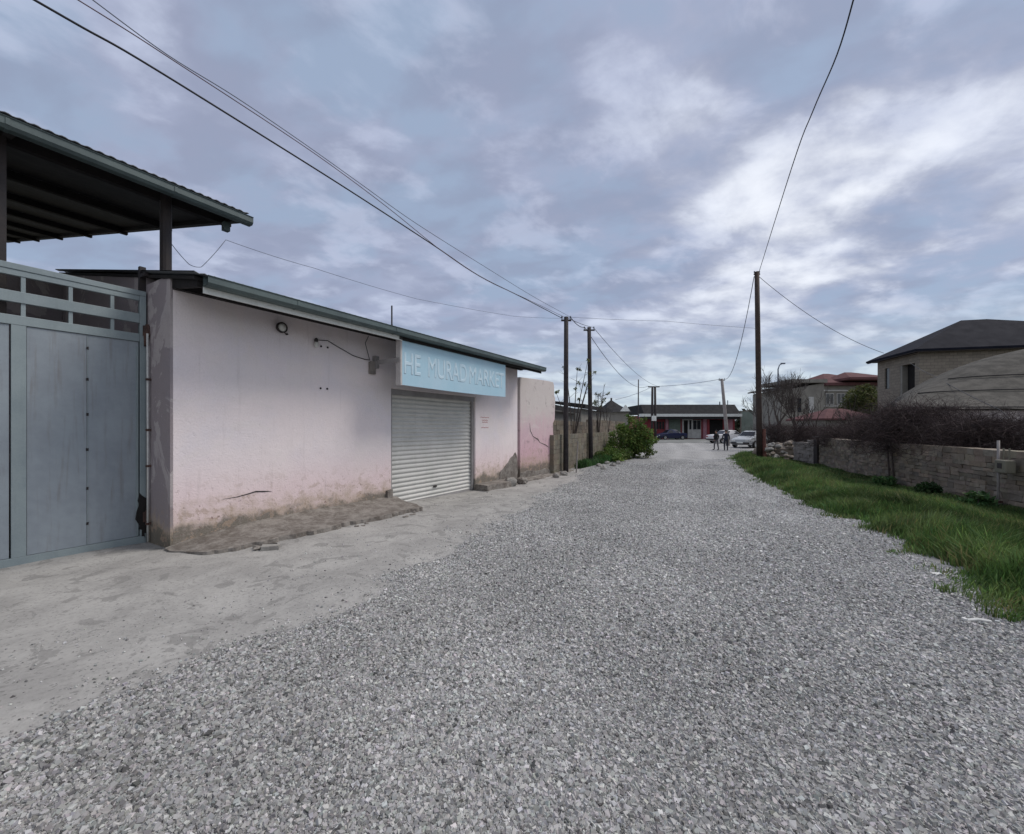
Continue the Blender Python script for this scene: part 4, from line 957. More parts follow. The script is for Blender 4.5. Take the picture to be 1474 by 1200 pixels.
# ================================================================== VEGETATION
bush = empty('bush', (6.75, 23.2, float(gz(23)))); tag(bush, 'large green leafy bush at the far end of the left wall', 'bush')
rr = random.Random(8); blobs = [(0, 0, .8, .85, .8, .85), (.35, -.1, 1.45, .5, .5, .55), (-.45, .1, 1.35, .5, .6, .6), (.75, -.3, .9, .35, .4, .7), (.0, .1, 2.05, .32, .3, .32), (-1.0, .2, .7, .5, .5, .5), (.45, 0, 1.95, .22, .2, .3), (-.75, -.1, 1.75, .3, .3, .25), (.9, -.2, 1.4, .22, .2, .3), (-1.5, -.2, .35, .4, .3, .35), (.2, -.3, .3, 1.1, .4, .35)]
leafcloud('foliage', blobs + [(1.15, -.2, 1.0, .2, .2, .25), (-.3, 0, 2.3, .18, .18, .22), (.65, 0, 2.1, .15, .15, .2), (-1.15, 0, 1.3, .25, .25, .3), (-2.0, -.1, .3, .35, .25, .3), (-.7, -1.1, .3, .4, .5, .35), (-1.25, -2.1, .28, .4, .6, .32), (-1.0, -1.6, 1.25, .25, .5, .2), (-1.6, -2.8, .2, .3, .5, .25)], 10500, .07, M['leaf'], bush, 3)
w = MB()
for i in range(16):
    a = rr.uniform(0, 6.28); e = Vector((math.cos(a) * rr.uniform(.2, .8), math.sin(a) * rr.uniform(.2, .6), rr.uniform(.9, 1.9)))
    w.tube([(0, 0, -.1), e * .5 + Vector((0, 0, .1)), e], [.03, .02, .008], 4)
w.build('stems', M['bark'], bush)
for i, (x, y, s, lb) in enumerate(((5.3, 22.4, .45, 'low leafy weed clump left of the big bush'), (4.55, 21.0, .36, 'small leafy weed clump beside the second pole'))):
    b = empty('weed_clump', (x, y, float(gz(y)))); tag(b, lb, 'plant')
    leafcloud('foliage', [(0, 0, .3 * s * 2, s * 1.2, s, s * .9), (s * .6, 0, s * .5, s * .6, s * .6, s * .6)], 1500, .05, M['leaf'], b, 20 + i)
    MB().tube([(0, 0, -.05), (.03, 0, s)], .012, 5).tube([(0, 0, -.05), (-.1, 0, s * .9)], .01, 5).build('stems', M['bark'], b)

def saplings(name, px, y, h, label, seed, n=5, leafy=True, spread=.45):
    rr = random.Random(seed); b = gp_(px, y); root = empty(name, b); tag(root, label, 'tree'); w = MB(); tips = []
    for i in range(n):
        dx, dy = rr.uniform(-spread, spread), rr.uniform(-.2, .2); hh = h * rr.uniform(.7, 1)
        pts = [Vector((0, 0, 0)), Vector((dx * .2, dy * .2, hh * .4)), Vector((dx * .6, dy * .6, hh * .7)), Vector((dx * 1.1, dy, hh))]
        w.tube(pts, [.04, .03, .02, .008], 5)
        for k in range(6):
            t = rr.uniform(.45, 1); q = pts[2].lerp(pts[3], (t - .45) / .55); e = q + Vector((rr.uniform(-.35, .35), rr.uniform(-.2, .2), rr.uniform(.05, .4))); w.tube([q, e], [.01, .004], 3, False); tips.append(e)
        tips.append(pts[3])
    w.build('stems', M['bark'], root)
    if leafy: leafcloud('leaves', [(*t, .09, .09, .09) for t in tips if rr.random() < .5], 260, .045, M['olive'], root, seed)
    return root
saplings('sapling', 825, 18.5, 4.6, 'bare many stemmed sapling behind the first pole', 5, 6, True, .75)
saplings('sapling', 861, 23.0, 4.3, 'thin twiggy sapling right of the second pole', 6, 5, True, .4)
saplings('sapling', 874, 26.0, 3.9, 'lowest thin sapling above the dark shed roof', 9, 4, False, .5)

bare_tree('bare_tree', gp_(1150, 26), 5.4, .85, 4, 'gnarled bare tree above the pale wall on the right', 12, r0=.15)
bare_tree('bare_tree', gp_(1117, 30), 6.4, .7, 4, 'slender bare tree between the tall pole and gnarled tree', 17, r0=.10, ntr=2)
bare_tree('bare_tree', gp_(1176, 27), 4.6, .8, 3, 'small bare tree before the red roofed house', 23, r0=.10)
bare_tree('bare_tree', gp_(1212, 24), 3.9, .7, 3, 'low bare tree before the small red roof', 27, r0=.08, ntr=2)
ot = empty('olive_tree', gp_(1241, 36)); tag(ot, 'round olive green tree between the red roofed and brick houses', 'tree')
MB().tube([(0, 0, -.2), (.1, 0, 1.5), (0, 0, 3.0)], [.2, .16, .1], 8).build('trunk', M['bark'], ot)
leafcloud('crown', [(0, 0, 3.7, 1.5, 1.3, 1.6), (-.9, 0, 3.2, 1.0, .9, 1.0), (.9, 0, 3.9, .9, .9, 1.2), (.2, 0, 4.9, .8, .8, .7), (-.3, -.2, 2.5, 1.5, 1, .9)], 11000, .10, M['olive'], ot, 31)

def bramble(name, c, sx, sy, sz, n, label, seed, droop=.3, col=1.0):
    n = int(n * .62); c = (c[0], c[1], c[2] + .08)
    rr = np.random.default_rng(seed); root = empty(name, (c[0], c[1], c[2])); tag(root, label, 'bush', 'dry brambles behind the rubble wall')
    m_ = n; az = rr.uniform(0, 2 * np.pi, m_)
    st_ = np.stack([rr.normal(0, .42, m_) * sx, rr.normal(0, .42, m_) * sy, rr.uniform(-.1, .75, m_) * sz], -1)
    ln = rr.uniform(.25, .75, m_) * sz * .9; up = rr.uniform(.0, 1.0, m_)
    d = np.stack([np.cos(az), np.sin(az), up * 1.2], -1); d /= np.linalg.norm(d, axis=1)[:, None]
    pts = [st_]
    for k in range(3):
        d = d + rr.normal(0, .28, (m_, 3)) + np.array([0, 0, -droop * .6 * k]); d /= np.linalg.norm(d, axis=1)[:, None]
        pts.append(pts[-1] + d * (ln / 3)[:, None])
    wv = np.cross(d, rr.normal(size=(m_, 3))); wv /= np.linalg.norm(wv, axis=1)[:, None]; w0 = rr.uniform(.003, .007, m_)[:, None]
    w2 = np.cross(d, wv)
    V = []; 
    for k, pt in enumerate(pts):
        s_ = w0 * (1 - k * .25); V += [pt + wv * s_, pt - wv * s_ * .5 + w2 * s_ * .8, pt - wv * s_ * .5 - w2 * s_ * .8]
    V = np.stack(V, 1); Fb = []
    for k in range(3):
        for q in range(3): Fb.append((k * 3 + q, k * 3 + (q + 1) % 3, k * 3 + 3 + (q + 1) % 3, k * 3 + 3 + q))
    Fa = (np.array(Fb)[None] + (np.arange(m_) * 12)[:, None, None]).reshape(-1, 4)
    t = rr.uniform(.5, 1.5, m_) * col; tt = np.stack([t, t * .93, t * 1.0], -1)
    npmesh('twigs', V.reshape(-1, 3), Fa, 4, M['twig'], tint=np.repeat(tt, 12, 0), parent=root)
    w = MB()
    r2 = random.Random(seed)
    for i in range(7):
        x = r2.uniform(-.5, .5) * sx; y = r2.uniform(-.4, .4) * sy; w.tube([(x, y, -c[2] - .1), (x * 1.1, y, .0), (x * 1.3, y, sz * .5)], [.025, .02, .01], 4)
    w.build('stems', M['bark'], root)
def bx(px, y, off=1.0): return (px - CX) / F * y
bramble('bramble', (bx(1208, 17.2) + .2, 17.4, .75), 1.2, .8, 1.0, 4600, 'dark dry bramble left of the hanging clump over the rubble wall', 41)
bramble('bramble', (bx(1262, 14.2), 14.3, .9), .8, .8, 1.05, 4200, 'dark bramble mound beside the greenish gap over the rubble wall', 42)
bramble('bramble', (bx(1330, 12.0) + .1, 12.3, .85), 1.5, .8, 1.55, 8000, 'tallest purple brown bramble before the slate roof corner', 43, col=.9)
bramble('bramble', (bx(1395, 10.9), 11.2, .8), 1.2, .8, 1.0, 5500, 'wide dark bramble behind the middle of the rubble wall', 44, col=.8)
bramble('bramble', (bx(1455, 9.8), 10.2, .75), 1.2, .8, 1.15, 6500, 'dark bramble behind the gas meter', 45, col=.75)
bramble('bramble', (12.9, 8.6, .7), 1.2, 1.0, 1.2, 4000, 'nearest dark bramble beyond the gas meter', 47, col=.75)
bramble('bramble', (bx(1252, 14.0) - .15, 13.2, .85), .36, .28, .75, 1800, 'small bramble clump hanging over the top of the rubble wall', 46, 1.3, .8)
bramble('bramble', (bx(1125, 25), 25.5, .6), 1.5, .6, 1.3, 4200, 'dry thicket behind the rubble heap near the pole', 48)
bramble('bramble', (bx(1165, 23.5), 23.8, .6), 1.2, .6, 1.2, 4200, 'dry thicket behind the short pale wall', 49)
for i, (x, y, s, lb) in enumerate(((9.15, 8.2, .2, 'dark leafy nettle clump by the foot of the pale pipe'), (9.9, 9.9, .2, 'dark leafy nettle clump at the middle of the rubble wall'), (10.7, 12.0, .2, 'dark leafy nettle clump farthest along the rubble wall'))):
    b = empty('nettle', (x, y, float(verge_z(np.array([x]), np.array([y]))[0]))); tag(b, lb, 'plant')
    leafcloud('foliage', [(0, 0, s * .6, s * 1.3, s * 1.3, s), (s, s, s * .4, s, s, s * .7)], 1500, .05, M['weed'], b, 70 + i)
    MB().tube([(0, 0, -.05), (.03, 0, s)], .008, 5).build('stems', M['bark'], b)

# ================================================================== HOUSES
def hiproof(mb, x0, x1, y0, y1, ze, zr, rx0, rx1, ry, th=.12):
    b = [(x0, y0, ze), (x1, y0, ze), (x1, y1, ze), (x0, y1, ze)]; r = [(rx0, ry, zr), (rx1, ry, zr)]
    lo = [(x, y, z - th) for x, y, z in b]
    mb.add(b + r + lo, [(0, 1, 5, 4), (2, 3, 4, 5), (1, 2, 5), (3, 0, 4), (0, 6, 7, 1), (1, 7, 8, 2), (2, 8, 9, 3), (3, 9, 6, 0), (9, 8, 7, 6)]); return mb
def window(parent, x0, x1, z0, z1, y, mull=1, fm=None, d=.06, name='window'):
    fr = MB(); t = .06; fr.box(x0, x1, y - .04, y + d, z1 - t, z1).box(x0, x1, y - .04, y + d, z0, z0 + t).box(x0, x0 + t, y - .04, y + d, z0 + t, z1 - t).box(x1 - t, x1, y - .04, y + d, z0 + t, z1 - t)
    for i in range(mull): xm = x0 + (x1 - x0) * (i + 1) / (mull + 1); fr.box(xm - .03, xm + .03, y - .03, y + d, z0 + t, z1 - t)
    o = fr.build(name, fm or M['frame'], parent); MB().box(x0 + .02, x1 - .02, y - .012, y + d - .02, z0 + .02, z1 - .02).build('pane', M['glass'], o); return o

# brick house (right), front face almost square to the camera
yb_ = 27.0; cx_, ang_ = bx(1320, yb_) + .15, math.atan2(-.25, 1)
bh_ = empty('brick_house', (cx_, yb_, 0), ang_); tag(bh_, 'two storey limestone block house with dark navy hipped roof', 'house')
ez = P(1320, 506, yb_).z; Wd, Dp = 16.0, 4.45
def bfront(y): return -.12 * y
w = MB()
lf = lambda y: bfront(y)                                 # left face runs back
# left face with two openings, built as piers; face runs along +y from 0 to Dp (x ~ 0)
def lface(y0, y1, z0, z1, x0=0., x1=.3): w.box(x0, x1, y0, y1, z0, z1)
oz0, oz1 = P(1305, 573, yb_ + 1).z, P(1305, 524, yb_ + 1).z
lface(.0, .42, -.2, ez); lface(.42, 1.9, -.2, oz0); lface(.42, 1.9, oz1, ez); lface(1.9, 3.05, -.2, ez)
sz0, sz1 = P(1277, 559, yb_ + 3).z, P(1277, 529, yb_ + 3).z
lface(3.05, 3.6, -.2, sz0); lface(3.05, 3.6, sz1, ez); lface(3.6, Dp, -.2, ez)
w.box(.3, Wd, .0, .3, -.2, ez - .002); w.box(.3, Wd, Dp - .3, Dp, -.2, ez - .002); w.box(Wd - .3, Wd, .3, Dp - .3, -.2, ez - .004)
w.build('wall', M['brick'], bh_)
MB().box(.35, .5, .35, 2.0, oz0 - .1, oz1 + .1).box(.35, .5, 2.95, 3.7, sz0 - .1, sz1 + .1).build('dark_opening', M['hole'], bh_)
MB().box(.02, .34, 1.70, 1.895, oz0 + .002, oz1 - .002).build('opening_pier', M['greywall'], bh_)
MB().box(.08, .22, 3.07, 3.58, sz0 + .02, sz1 - .02).build('window', M['glass'], bh_)
hiproof(MB(), -.55, Wd + .6, -.55, Dp + .4, ez + .10, P(1390, 461, 28.3).z, 3.65, 5.05, Dp / 2).build('roof', M['navyroof'], bh_)
MB().box(-.5, Wd + .5, -.5, -.40, ez - .08, ez - .024).box(-.5, -.4, -.39, Dp + .35, ez - .08, ez - .024).build('eave_board', M['steel'], bh_)

# curved grey roof behind the rubble wall
e0 = P(1300, 588, 15.0).z
RC = [Vector(((px - CX) / F * 19.0, 19.0, H + (HY - py) / F * 19.0)) for px, py in ((1290, 580), (1312, 566), (1340, 552), (1380, 533), (1420, 518), (1474, 503), (1560, 488), (1660, 480))]
FC = [Vector((a, 15.0, e0)) for a in np.linspace((1290 - CX) / F * 15.0, 29.0, len(RC))]
RC = smooth_path(RC, 8); FC = smooth_path(FC, 8)
O_ = Vector((14.0, 15.0, 0)); sh_ = empty('curved_roof_shed', O_); tag(sh_, 'low building with a broad rounded grey roof rising behind the brambles', 'building')
NT = 14; V = []; m_ = len(RC)
def curv(i, t):
    if t <= 1: q = FC[i].lerp(RC[i], t); q.z = FC[i].z + (RC[i].z - FC[i].z) * math.sin(math.pi / 2 * t) ** 1.15
    else: q = RC[i] + (RC[i] - FC[i]) * (t - 1); q.z = FC[i].z + (RC[i].z - FC[i].z) * math.cos(math.pi / 2 * (t - 1))
    return q - O_
mb = MB()
for i in range(m_):
    for j in range(2 * NT + 1):
        q = curv(i, j / NT); q.z += (fbm(q.x * 1.3, q.y * 1.3, 6, 3) - .5) * .10; mb.v.append(tuple(q)); mb.t.append((1, 1, 1))
K = 2 * NT + 1
mb.f = [(i * K + j, (i + 1) * K + j, (i + 1) * K + j + 1, i * K + j + 1) for i in range(m_ - 1) for j in range(2 * NT)]
slr = mb.build('roof', M['slate'], sh_, smooth=True); ssf = slr.modifiers.new('soft', 'SUBSURF'); ssf.levels = 1; ssf.render_levels = 1
seam = MB()
for zc in (.0, .74, 1.42):
    pp = []
    for i in range(m_):
        hh = RC[i].z - e0
        if hh > zc + .02: pp.append(curv(i, math.asin(min((zc / hh) ** (1 / 1.15), 1)) / (math.pi / 2) + .012) + Vector((0, -.02, .05)))
    seam.tube(pp, .022, 6)
seam.build('seams', M['darkroof'], slr)
seam = MB(); seam.tube([curv(0, j / NT) + Vector((0, 0, .04)) for j in range(NT + 1)], .025, 6); seam.build('edge_trim', M['darkroof'], slr)
a, b = FC[0] - O_, FC[-1] - O_; MB().hexa([(a.x + .3, .2, -.2), (b.x, .2, -.2), (b.x, 7, -.2), (a.x + 7.0, 7, -.2)], [(a.x + .3, .2, e0 - .06), (b.x, .2, e0 - .06), (b.x, 7, e0 - .06), (a.x + 7.0, 7, e0 - .06)]).build('wall', M['side'], sh_)

# red roofed house in the middle distance
ry_ = 46.0; rh = empty('red_roof_house', (bx(1186, ry_), ry_, 0)); tag(rh, 'two storey grey house with a pinkish red hipped roof', 'house')
s_ = ry_ / F
def RXp(px): return (px - 1186) * s_
def RZp(py): return H - (py - HY) * s_
MB().box(RXp(1160), RXp(1300), 0, 8, -.2, RZp(551)).build('wall', M['greywall'], rh)
hiproof(MB(), RXp(1184), RXp(1275), -.5, 8.5, RZp(551), RZp(531), RXp(1224), RXp(1232), 4, .3).build('roof', M['redroof'], rh)
hiproof(MB(), RXp(1207), RXp(1268), -1.6, 3, RZp(545), RZp(534), RXp(1226), RXp(1236), 1, .25).build('porch_roof', M['redroof'], rh)
MB().box(RXp(1180), RXp(1260), -.12, -.002, RZp(563), RZp(561)).build('cornice', M['frame'], rh)
for a, b in ((1188, 1200), (1204, 1216)): window(rh, RXp(a), RXp(b), RZp(582), RZp(566), -.02, 1)
MB().box(RXp(1165), RXp(1262), -.10, -.003, RZp(585), RZp(583.5)).build('sill_band', M['frame'], rh)
an = empty('grey_annex', (bx(1124, 43), 43, 0)); tag(an, 'grey flat roofed annex behind the gnarled bare tree', 'house')
s2 = 43 / F; MB().hexa([(0, 0, -.2), (62 * s2, 0, -.2), (62 * s2, 5, -.2), (0, 5, -.2)], [(0, 0, H + 53 * s2), (62 * s2, 0, H + 64 * s2), (62 * s2, 5, H + 64 * s2), (0, 5, H + 53 * s2)]).build('wall', M['greywall'], an)
MB().hexa([(-.6, -.6, H + 54 * s2), (12 * s2, -.6, H + 57 * s2), (12 * s2, 5, H + 57 * s2), (-.6, 5, H + 54 * s2)], [(-.6, -.6, H + 56 * s2), (12 * s2, -.6, H + 60 * s2), (12 * s2, 5, H + 60 * s2), (-.6, 5, H + 56 * s2)]).build('canopy', M['steel'], an)
MB().box(12 * s2, 63 * s2, -.4, 5.2, H + 64 * s2, H + 69 * s2).build('parapet', M['greywall'], an)
for a in (14, 24): MB().box(a * s2, (a + 5) * s2, -.05, -.002, H + 22 * s2, H + 42 * s2).build('window', M['glass'], an)
for a in (40,): MB().box(a * s2, (a + 7) * s2, -.05, -.002, H + 10 * s2, H + 44 * s2).build('light_panel', M['frame'], an)
ys = 30.; rs = empty('red_roof_shed', (bx(1186, ys), ys, 0)); tag(rs, 'low shed with a small bright red hipped roof', 'shed'); s3 = ys / F
MB().box(.2, 92 * s3, .2, 3.5, -.2, H + 13 * s3).build('wall', M['greywall'], rs)
hiproof(MB(), 0, 95 * s3, 0, 4.2, H + 13 * s3, H + 29 * s3, 38 * s3, 60 * s3, 2.1, .12).build('roof', M['redroof'], rs)

# far red shop
yf = 60.; fs_ = empty('red_shop', (bx(925, yf), yf, 0)); tag(fs_, 'long single storey dark red shop with grey parapet across the street end', 'building'); s4 = yf / F
def FX(px): return (px - 925) * s4
def FZ(py): return H - (py - HY) * s4
MB().box(FX(930), FX(1064), 1.2, 9, -.2, FZ(597)).build('wall', M['shopred'], fs_)
MB().hexa([(FX(926), -.2, FZ(595)), (FX(1065), -.2, FZ(595)), (FX(1065), 8, FZ(595)), (FX(926), 8, FZ(595))], [(FX(926), 1.2, FZ(581.5)), (FX(1064), 1.2, FZ(581.5)), (FX(1064), 8, FZ(581.5)), (FX(926), 8, FZ(581.5))]).build('roof', M['darkroof'], fs_)
MB().box(FX(922), FX(1066), -.45, 1.2, FZ(599.5), FZ(595.5)).build('fascia', M['fascia'], fs_)
MB().box(FX(925), FX(1064), -.3, 1.19, FZ(603), FZ(599.6)).build('awning_beam', M['darkroof'], fs_)
for a, b, m_ in ((1017, 1022, 'shoppink'), (945, 947.5, 'shopred'), (962, 966, 'shoppink'), (1050, 1060, 'shoppink'), (1022.5, 1026, 'shopred')): MB().box(FX(a), FX(b), 1.0, 1.198, -.1, FZ(601)).build('pillar', M[m_], fs_)
MB().box(FX(967), FX(984), 1.1, 1.199, -.1, FZ(602)).build('green_panel', M['shopgreen'], fs_)
MB().box(FX(1027), FX(1046), 1.12, 1.199, 0, FZ(604)).build('dark_bay', M['hole'], fs_)
d_ = MB().box(FX(986.5), FX(988.5), 1.0, 1.2, 0, FZ(603)).box(FX(988.5), FX(1001.5), 1.0, 1.2, FZ(604.5), FZ(603)).box(FX(994.5), FX(996.5), 1.0, 1.2, 0, FZ(604.5)).box(FX(999.8), FX(1001.5), 1.0, 1.2, 0, FZ(604.5)).build('door', M['frame'], fs_)
MB().box(FX(988.5), FX(994.5), 1.1, 1.196, 0, FZ(604.5)).build('opening', M['hole'], d_)
MB().box(FX(996.5), FX(999.8), 1.1, 1.196, FZ(618), FZ(604.5)).build('side_light', M['glass'], d_)
MB().box(FX(996.5), FX(999.8), 1.09, 1.196, 0, FZ(618)).build('side_panel', M['frame'], d_)
window(fs_, FX(1001.8), FX(1014), FZ(618.5), FZ(604), 1.12, 1)
MB().box(FX(1001.8), FX(1014), 1.05, 1.199, 0, FZ(618.6)).build('apron_panel', M['frame'], fs_)
window(fs_, FX(948), FX(961), FZ(618), FZ(606), 1.12, 2, M['shopred'])
MB().tube([(FX(1051), 3, FZ(582)), (FX(1051), 3, FZ(576))], .08, 6).tube([(FX(1063), 3, FZ(582)), (FX(1063), 3, FZ(574))], .06, 6).build('roof_pipe', M['wiregrey'], fs_)
fe = empty('green_fence', (bx(1066, 61), 61, 0)); tag(fe, 'pale green sheet fence right of the far red shop', 'fence')
MB().box(0, 9, 0, .12, -.2, P(1070, 592, 61).z).build('sheet', M['fence'], fe)
w = MB(); 
for i in range(4): w.box(i * 2.9, i * 2.9 + .1, -.06, -.002, -.2, 4.0)
w.build('fence_posts', M['greywall'], fe); w = MB().box(-.05, 9.05, -.05, .17, P(1070, 592, 61).z, P(1070, 591, 61).z); w.build('top_rail', M['greywall'], fe)

# left background sheds and gabled house
def shed(name, p0, p1, dep, h, label, mat='greywall', rmat='darkroof'):
    p0 = Vector((*p0, 0)); p1 = Vector((*p1, 0)); d = p1 - p0; o = empty(name, p0, math.atan2(d.y, d.x)); tag(o, label, 'shed', 'sheds behind the left wall'); Ln = d.length
    MB().box(0, Ln, 0, dep, -.2, h - .35).build('wall', M[mat], o)
    MB().hexa([(-.15, -.3, h - .34), (Ln + .15, -.3, h - .34), (Ln + .15, dep, h + .2), (-.15, dep, h + .2)], [(-.15, -.3, h - .1), (Ln + .15, -.3, h - .1), (Ln + .15, dep, h + .3), (-.15, dep, h + .3)]).build('roof', M[rmat], o); return o
shed('shed', (1.6, 19.0), (3.6, 24.2), 3.0, 2.75, 'dark roofed low shed nearest behind the left stone wall')
shed('shed', (4.35, 26.2), (8.0, 34.5), 3.0, 3.15, 'longer dark roofed shed farther behind the left stone wall')
gh = empty('gabled_house', (bx(872, 42), 42, 0)); tag(gh, 'small dark roofed house with a white gable end beyond the sheds', 'house'); s5 = 42 / F
MB().box(0, 33 * s5, 0, 5, -.2, H + 22 * s5).build('wall', M['greywall'], gh)
MB().add([(-.3, -.4, H + 22 * s5), (36 * s5, -.4, H + 22 * s5), (36 * s5, 5.3, H + 22 * s5), (-.3, 5.3, H + 22 * s5), (13 * s5, 1.5, H + 41 * s5), (24 * s5, 1.5, H + 34 * s5)], [(0, 1, 5, 4), (1, 2, 5), (2, 3, 4, 5), (3, 0, 4), (3, 2, 1, 0)]).build('roof', M['darkroof'], gh)
MB().hexa([(19 * s5, -.55, H + 23 * s5), (33 * s5, -.55, H + 23 * s5), (33 * s5, -.42, H + 23 * s5), (19 * s5, -.42, H + 23 * s5)], [(26 * s5, -.55, H + 32 * s5), (27 * s5, -.55, H + 32 * s5), (27 * s5, -.42, H + 32 * s5), (26 * s5, -.42, H + 32 * s5)]).build('gable', M['fascia'], gh)
MB().tube([(13 * s5, 1.5, H + 40 * s5), (13 * s5, 1.5, H + 44 * s5)], .09, 6).build('chimney_pipe', M['steel'], gh)

# distant tree line
def far_trees(name, x0, x1, y, h, label, seed, n=9000):
    rr = random.Random(seed); bl = []
    x = x0
    while x < x1:
        hh = h * rr.uniform(.6, 1.1); wd = rr.uniform(2, 4.5); bl.append((x, y + rr.uniform(-3, 3), hh * .5, wd, 2.5, hh * .55)); x += wd * .8
    o = leafcloud(name, bl, n, .42, M['darkleaf'], None, seed); tag(o, label, 'trees', kind='stuff'); return o
far_trees('tree_line', 42, 78, 82, 5.4, 'dark distant tree line on the horizon right of the far shop', 3)
far_trees('tree_line', -20, 10, 90, 4.0, 'low distant tree line on the horizon behind the left sheds', 4)

# ================================================================== CARS
def car(loc, rz, paint, label, L_=4.3, cat='car'):
    root = empty('parked_car', loc, rz); tag(root, label, cat, 'cars parked near the far shop'); W_ = .84
    st = [(-2.15, .42, .62, .80, .62, .82), (-2.05, .30, .60, .88, .66, .90), (-1.55, .24, .60, .92, .70, .95), (-1.15, .24, .60, .93, .66, .98), (-.65, .22, .60, .93, .58, 1.36), (.05, .22, .60, .92, .60, 1.42),
          (.55, .22, .60, .90, .58, 1.36), (1.05, .22, .58, .88, .66, .97), (1.6, .24, .56, .82, .68, .86), (2.0, .28, .55, .74, .64, .76), (2.12, .40, .52, .66, .58, .68)]
    k = L_ / 4.3; mb = MB(); vs = []
    for x, zl, zm, zb, wt_, zt in st:
        e = 1 - .10 * (abs(x) / 2.15) ** 4
        ww = W_ * e; x *= k
        vs += [(x, -ww * .92, zl), (x, -ww, zm), (x, -ww * .96, zb), (x, -wt_, zt - .03), (x, -wt_ * .85, zt), (x, wt_ * .85, zt), (x, wt_, zt - .03), (x, ww * .96, zb), (x, ww, zm), (x, ww * .92, zl)]
    n = 10; m_ = len(st)
    mb.add(vs, [(i * n + j, (i + 1) * n + j, (i + 1) * n + (j + 1) % n, i * n + (j + 1) % n) for i in range(m_ - 1) for j in range(n)] + [tuple(range(n)), tuple(reversed(range((m_ - 1) * n, m_ * n)))])
    mb.build('body', paint, root, smooth=False, bevel=.015)
    for sgn in (-1, 1):
        w = MB()
        for (xa, xb, za, zb2) in ((-.62, -.02, .97, 1.31), (.04, .52, .97, 1.31)):
            ta = .925; 
            def yy_(z): t = (z - .92) / (1.36 - .92); return (W_ * .96 * (1 - t) + .59 * t) + .006
            xa2, xb2 = (xa - .32, xb) if xa < 0 and xa < -.1 else (xa, xb + .34)
            w.add([(xa2 * k, sgn * yy_(za), za), (xb2 * k, sgn * yy_(za), za), (xb * k, sgn * yy_(zb2), zb2), (xa * k, sgn * yy_(zb2), zb2)], [(0, 1, 2, 3) if sgn < 0 else (3, 2, 1, 0)])
        w.build('side_window', M['glass'], root)
    MB().add([(1.03 * k, -.6, .995), (1.03 * k, .6, .995), (.60 * k, .5, 1.34), (.60 * k, -.5, 1.34)], [(0, 1, 2, 3)]).build('windscreen', M['glass'], root)
    MB().add([(-1.13 * k, .6, 1.01), (-1.13 * k, -.6, 1.01), (-.70 * k, -.5, 1.345), (-.70 * k, .5, 1.345)], [(0, 1, 2, 3)]).build('rear_window', M['glass'], root)
    for x in (-1.32 * k, 1.35 * k):
        for sgn in (-1, 1):
            Mx = Matrix.Translation((x, sgn * .80, .30)) @ Matrix.Rotation(R(90), 4, 'X')
            o = MB().lathe([(.2, -.09), (.29, -.09), (.305, -.05), (.305, .05), (.29, .09), (.2, .09)], 18, Mx).build('wheel', M['tyre'], root)
            MB().lathe([(.19, -.095), (.17, -.075), (.05, -.085), (.05, .085), (.17, .075), (.19, .095)], 14, Mx).build('rim', M['rim'], o)
    for sgn in (-1, 1):
        MB().box(2.05 * k, 2.135 * k, sgn * .55 - .14, sgn * .55 + .14, .56, .67).build('headlight', M['lampglass'], root)
        MB().box(-2.17 * k, -2.09 * k, sgn * .56 - .12, sgn * .56 + .12, .66, .80).build('tail_light', M['redlamp'], root)
    MB().box(2.08 * k, 2.18 * k, -.72, .72, .34, .48).build('bumper', M['steel'], root); MB().box(-2.19 * k, -2.12 * k, -.72, .72, .36, .50).build('bumper', M['steel'], root)
    MB().box(2.11 * k, 2.185 * k, -.25, .25, .40, .50).build('number_plate', M['fascia'], root)
    return root
q = gp_(1048, 45); car(q, R(12), M['whitecar'], 'white saloon car parked beside the leaning pale pole')
q = gp_(966, 58); car(q, R(186), M['bluecar'], 'dark blue car parked before the far red shop', 4.0)
q = gp_(1083, 35.5); car(q, R(215), M['silver'], 'pale grey car half hidden by the grass behind the two people', 4.2)

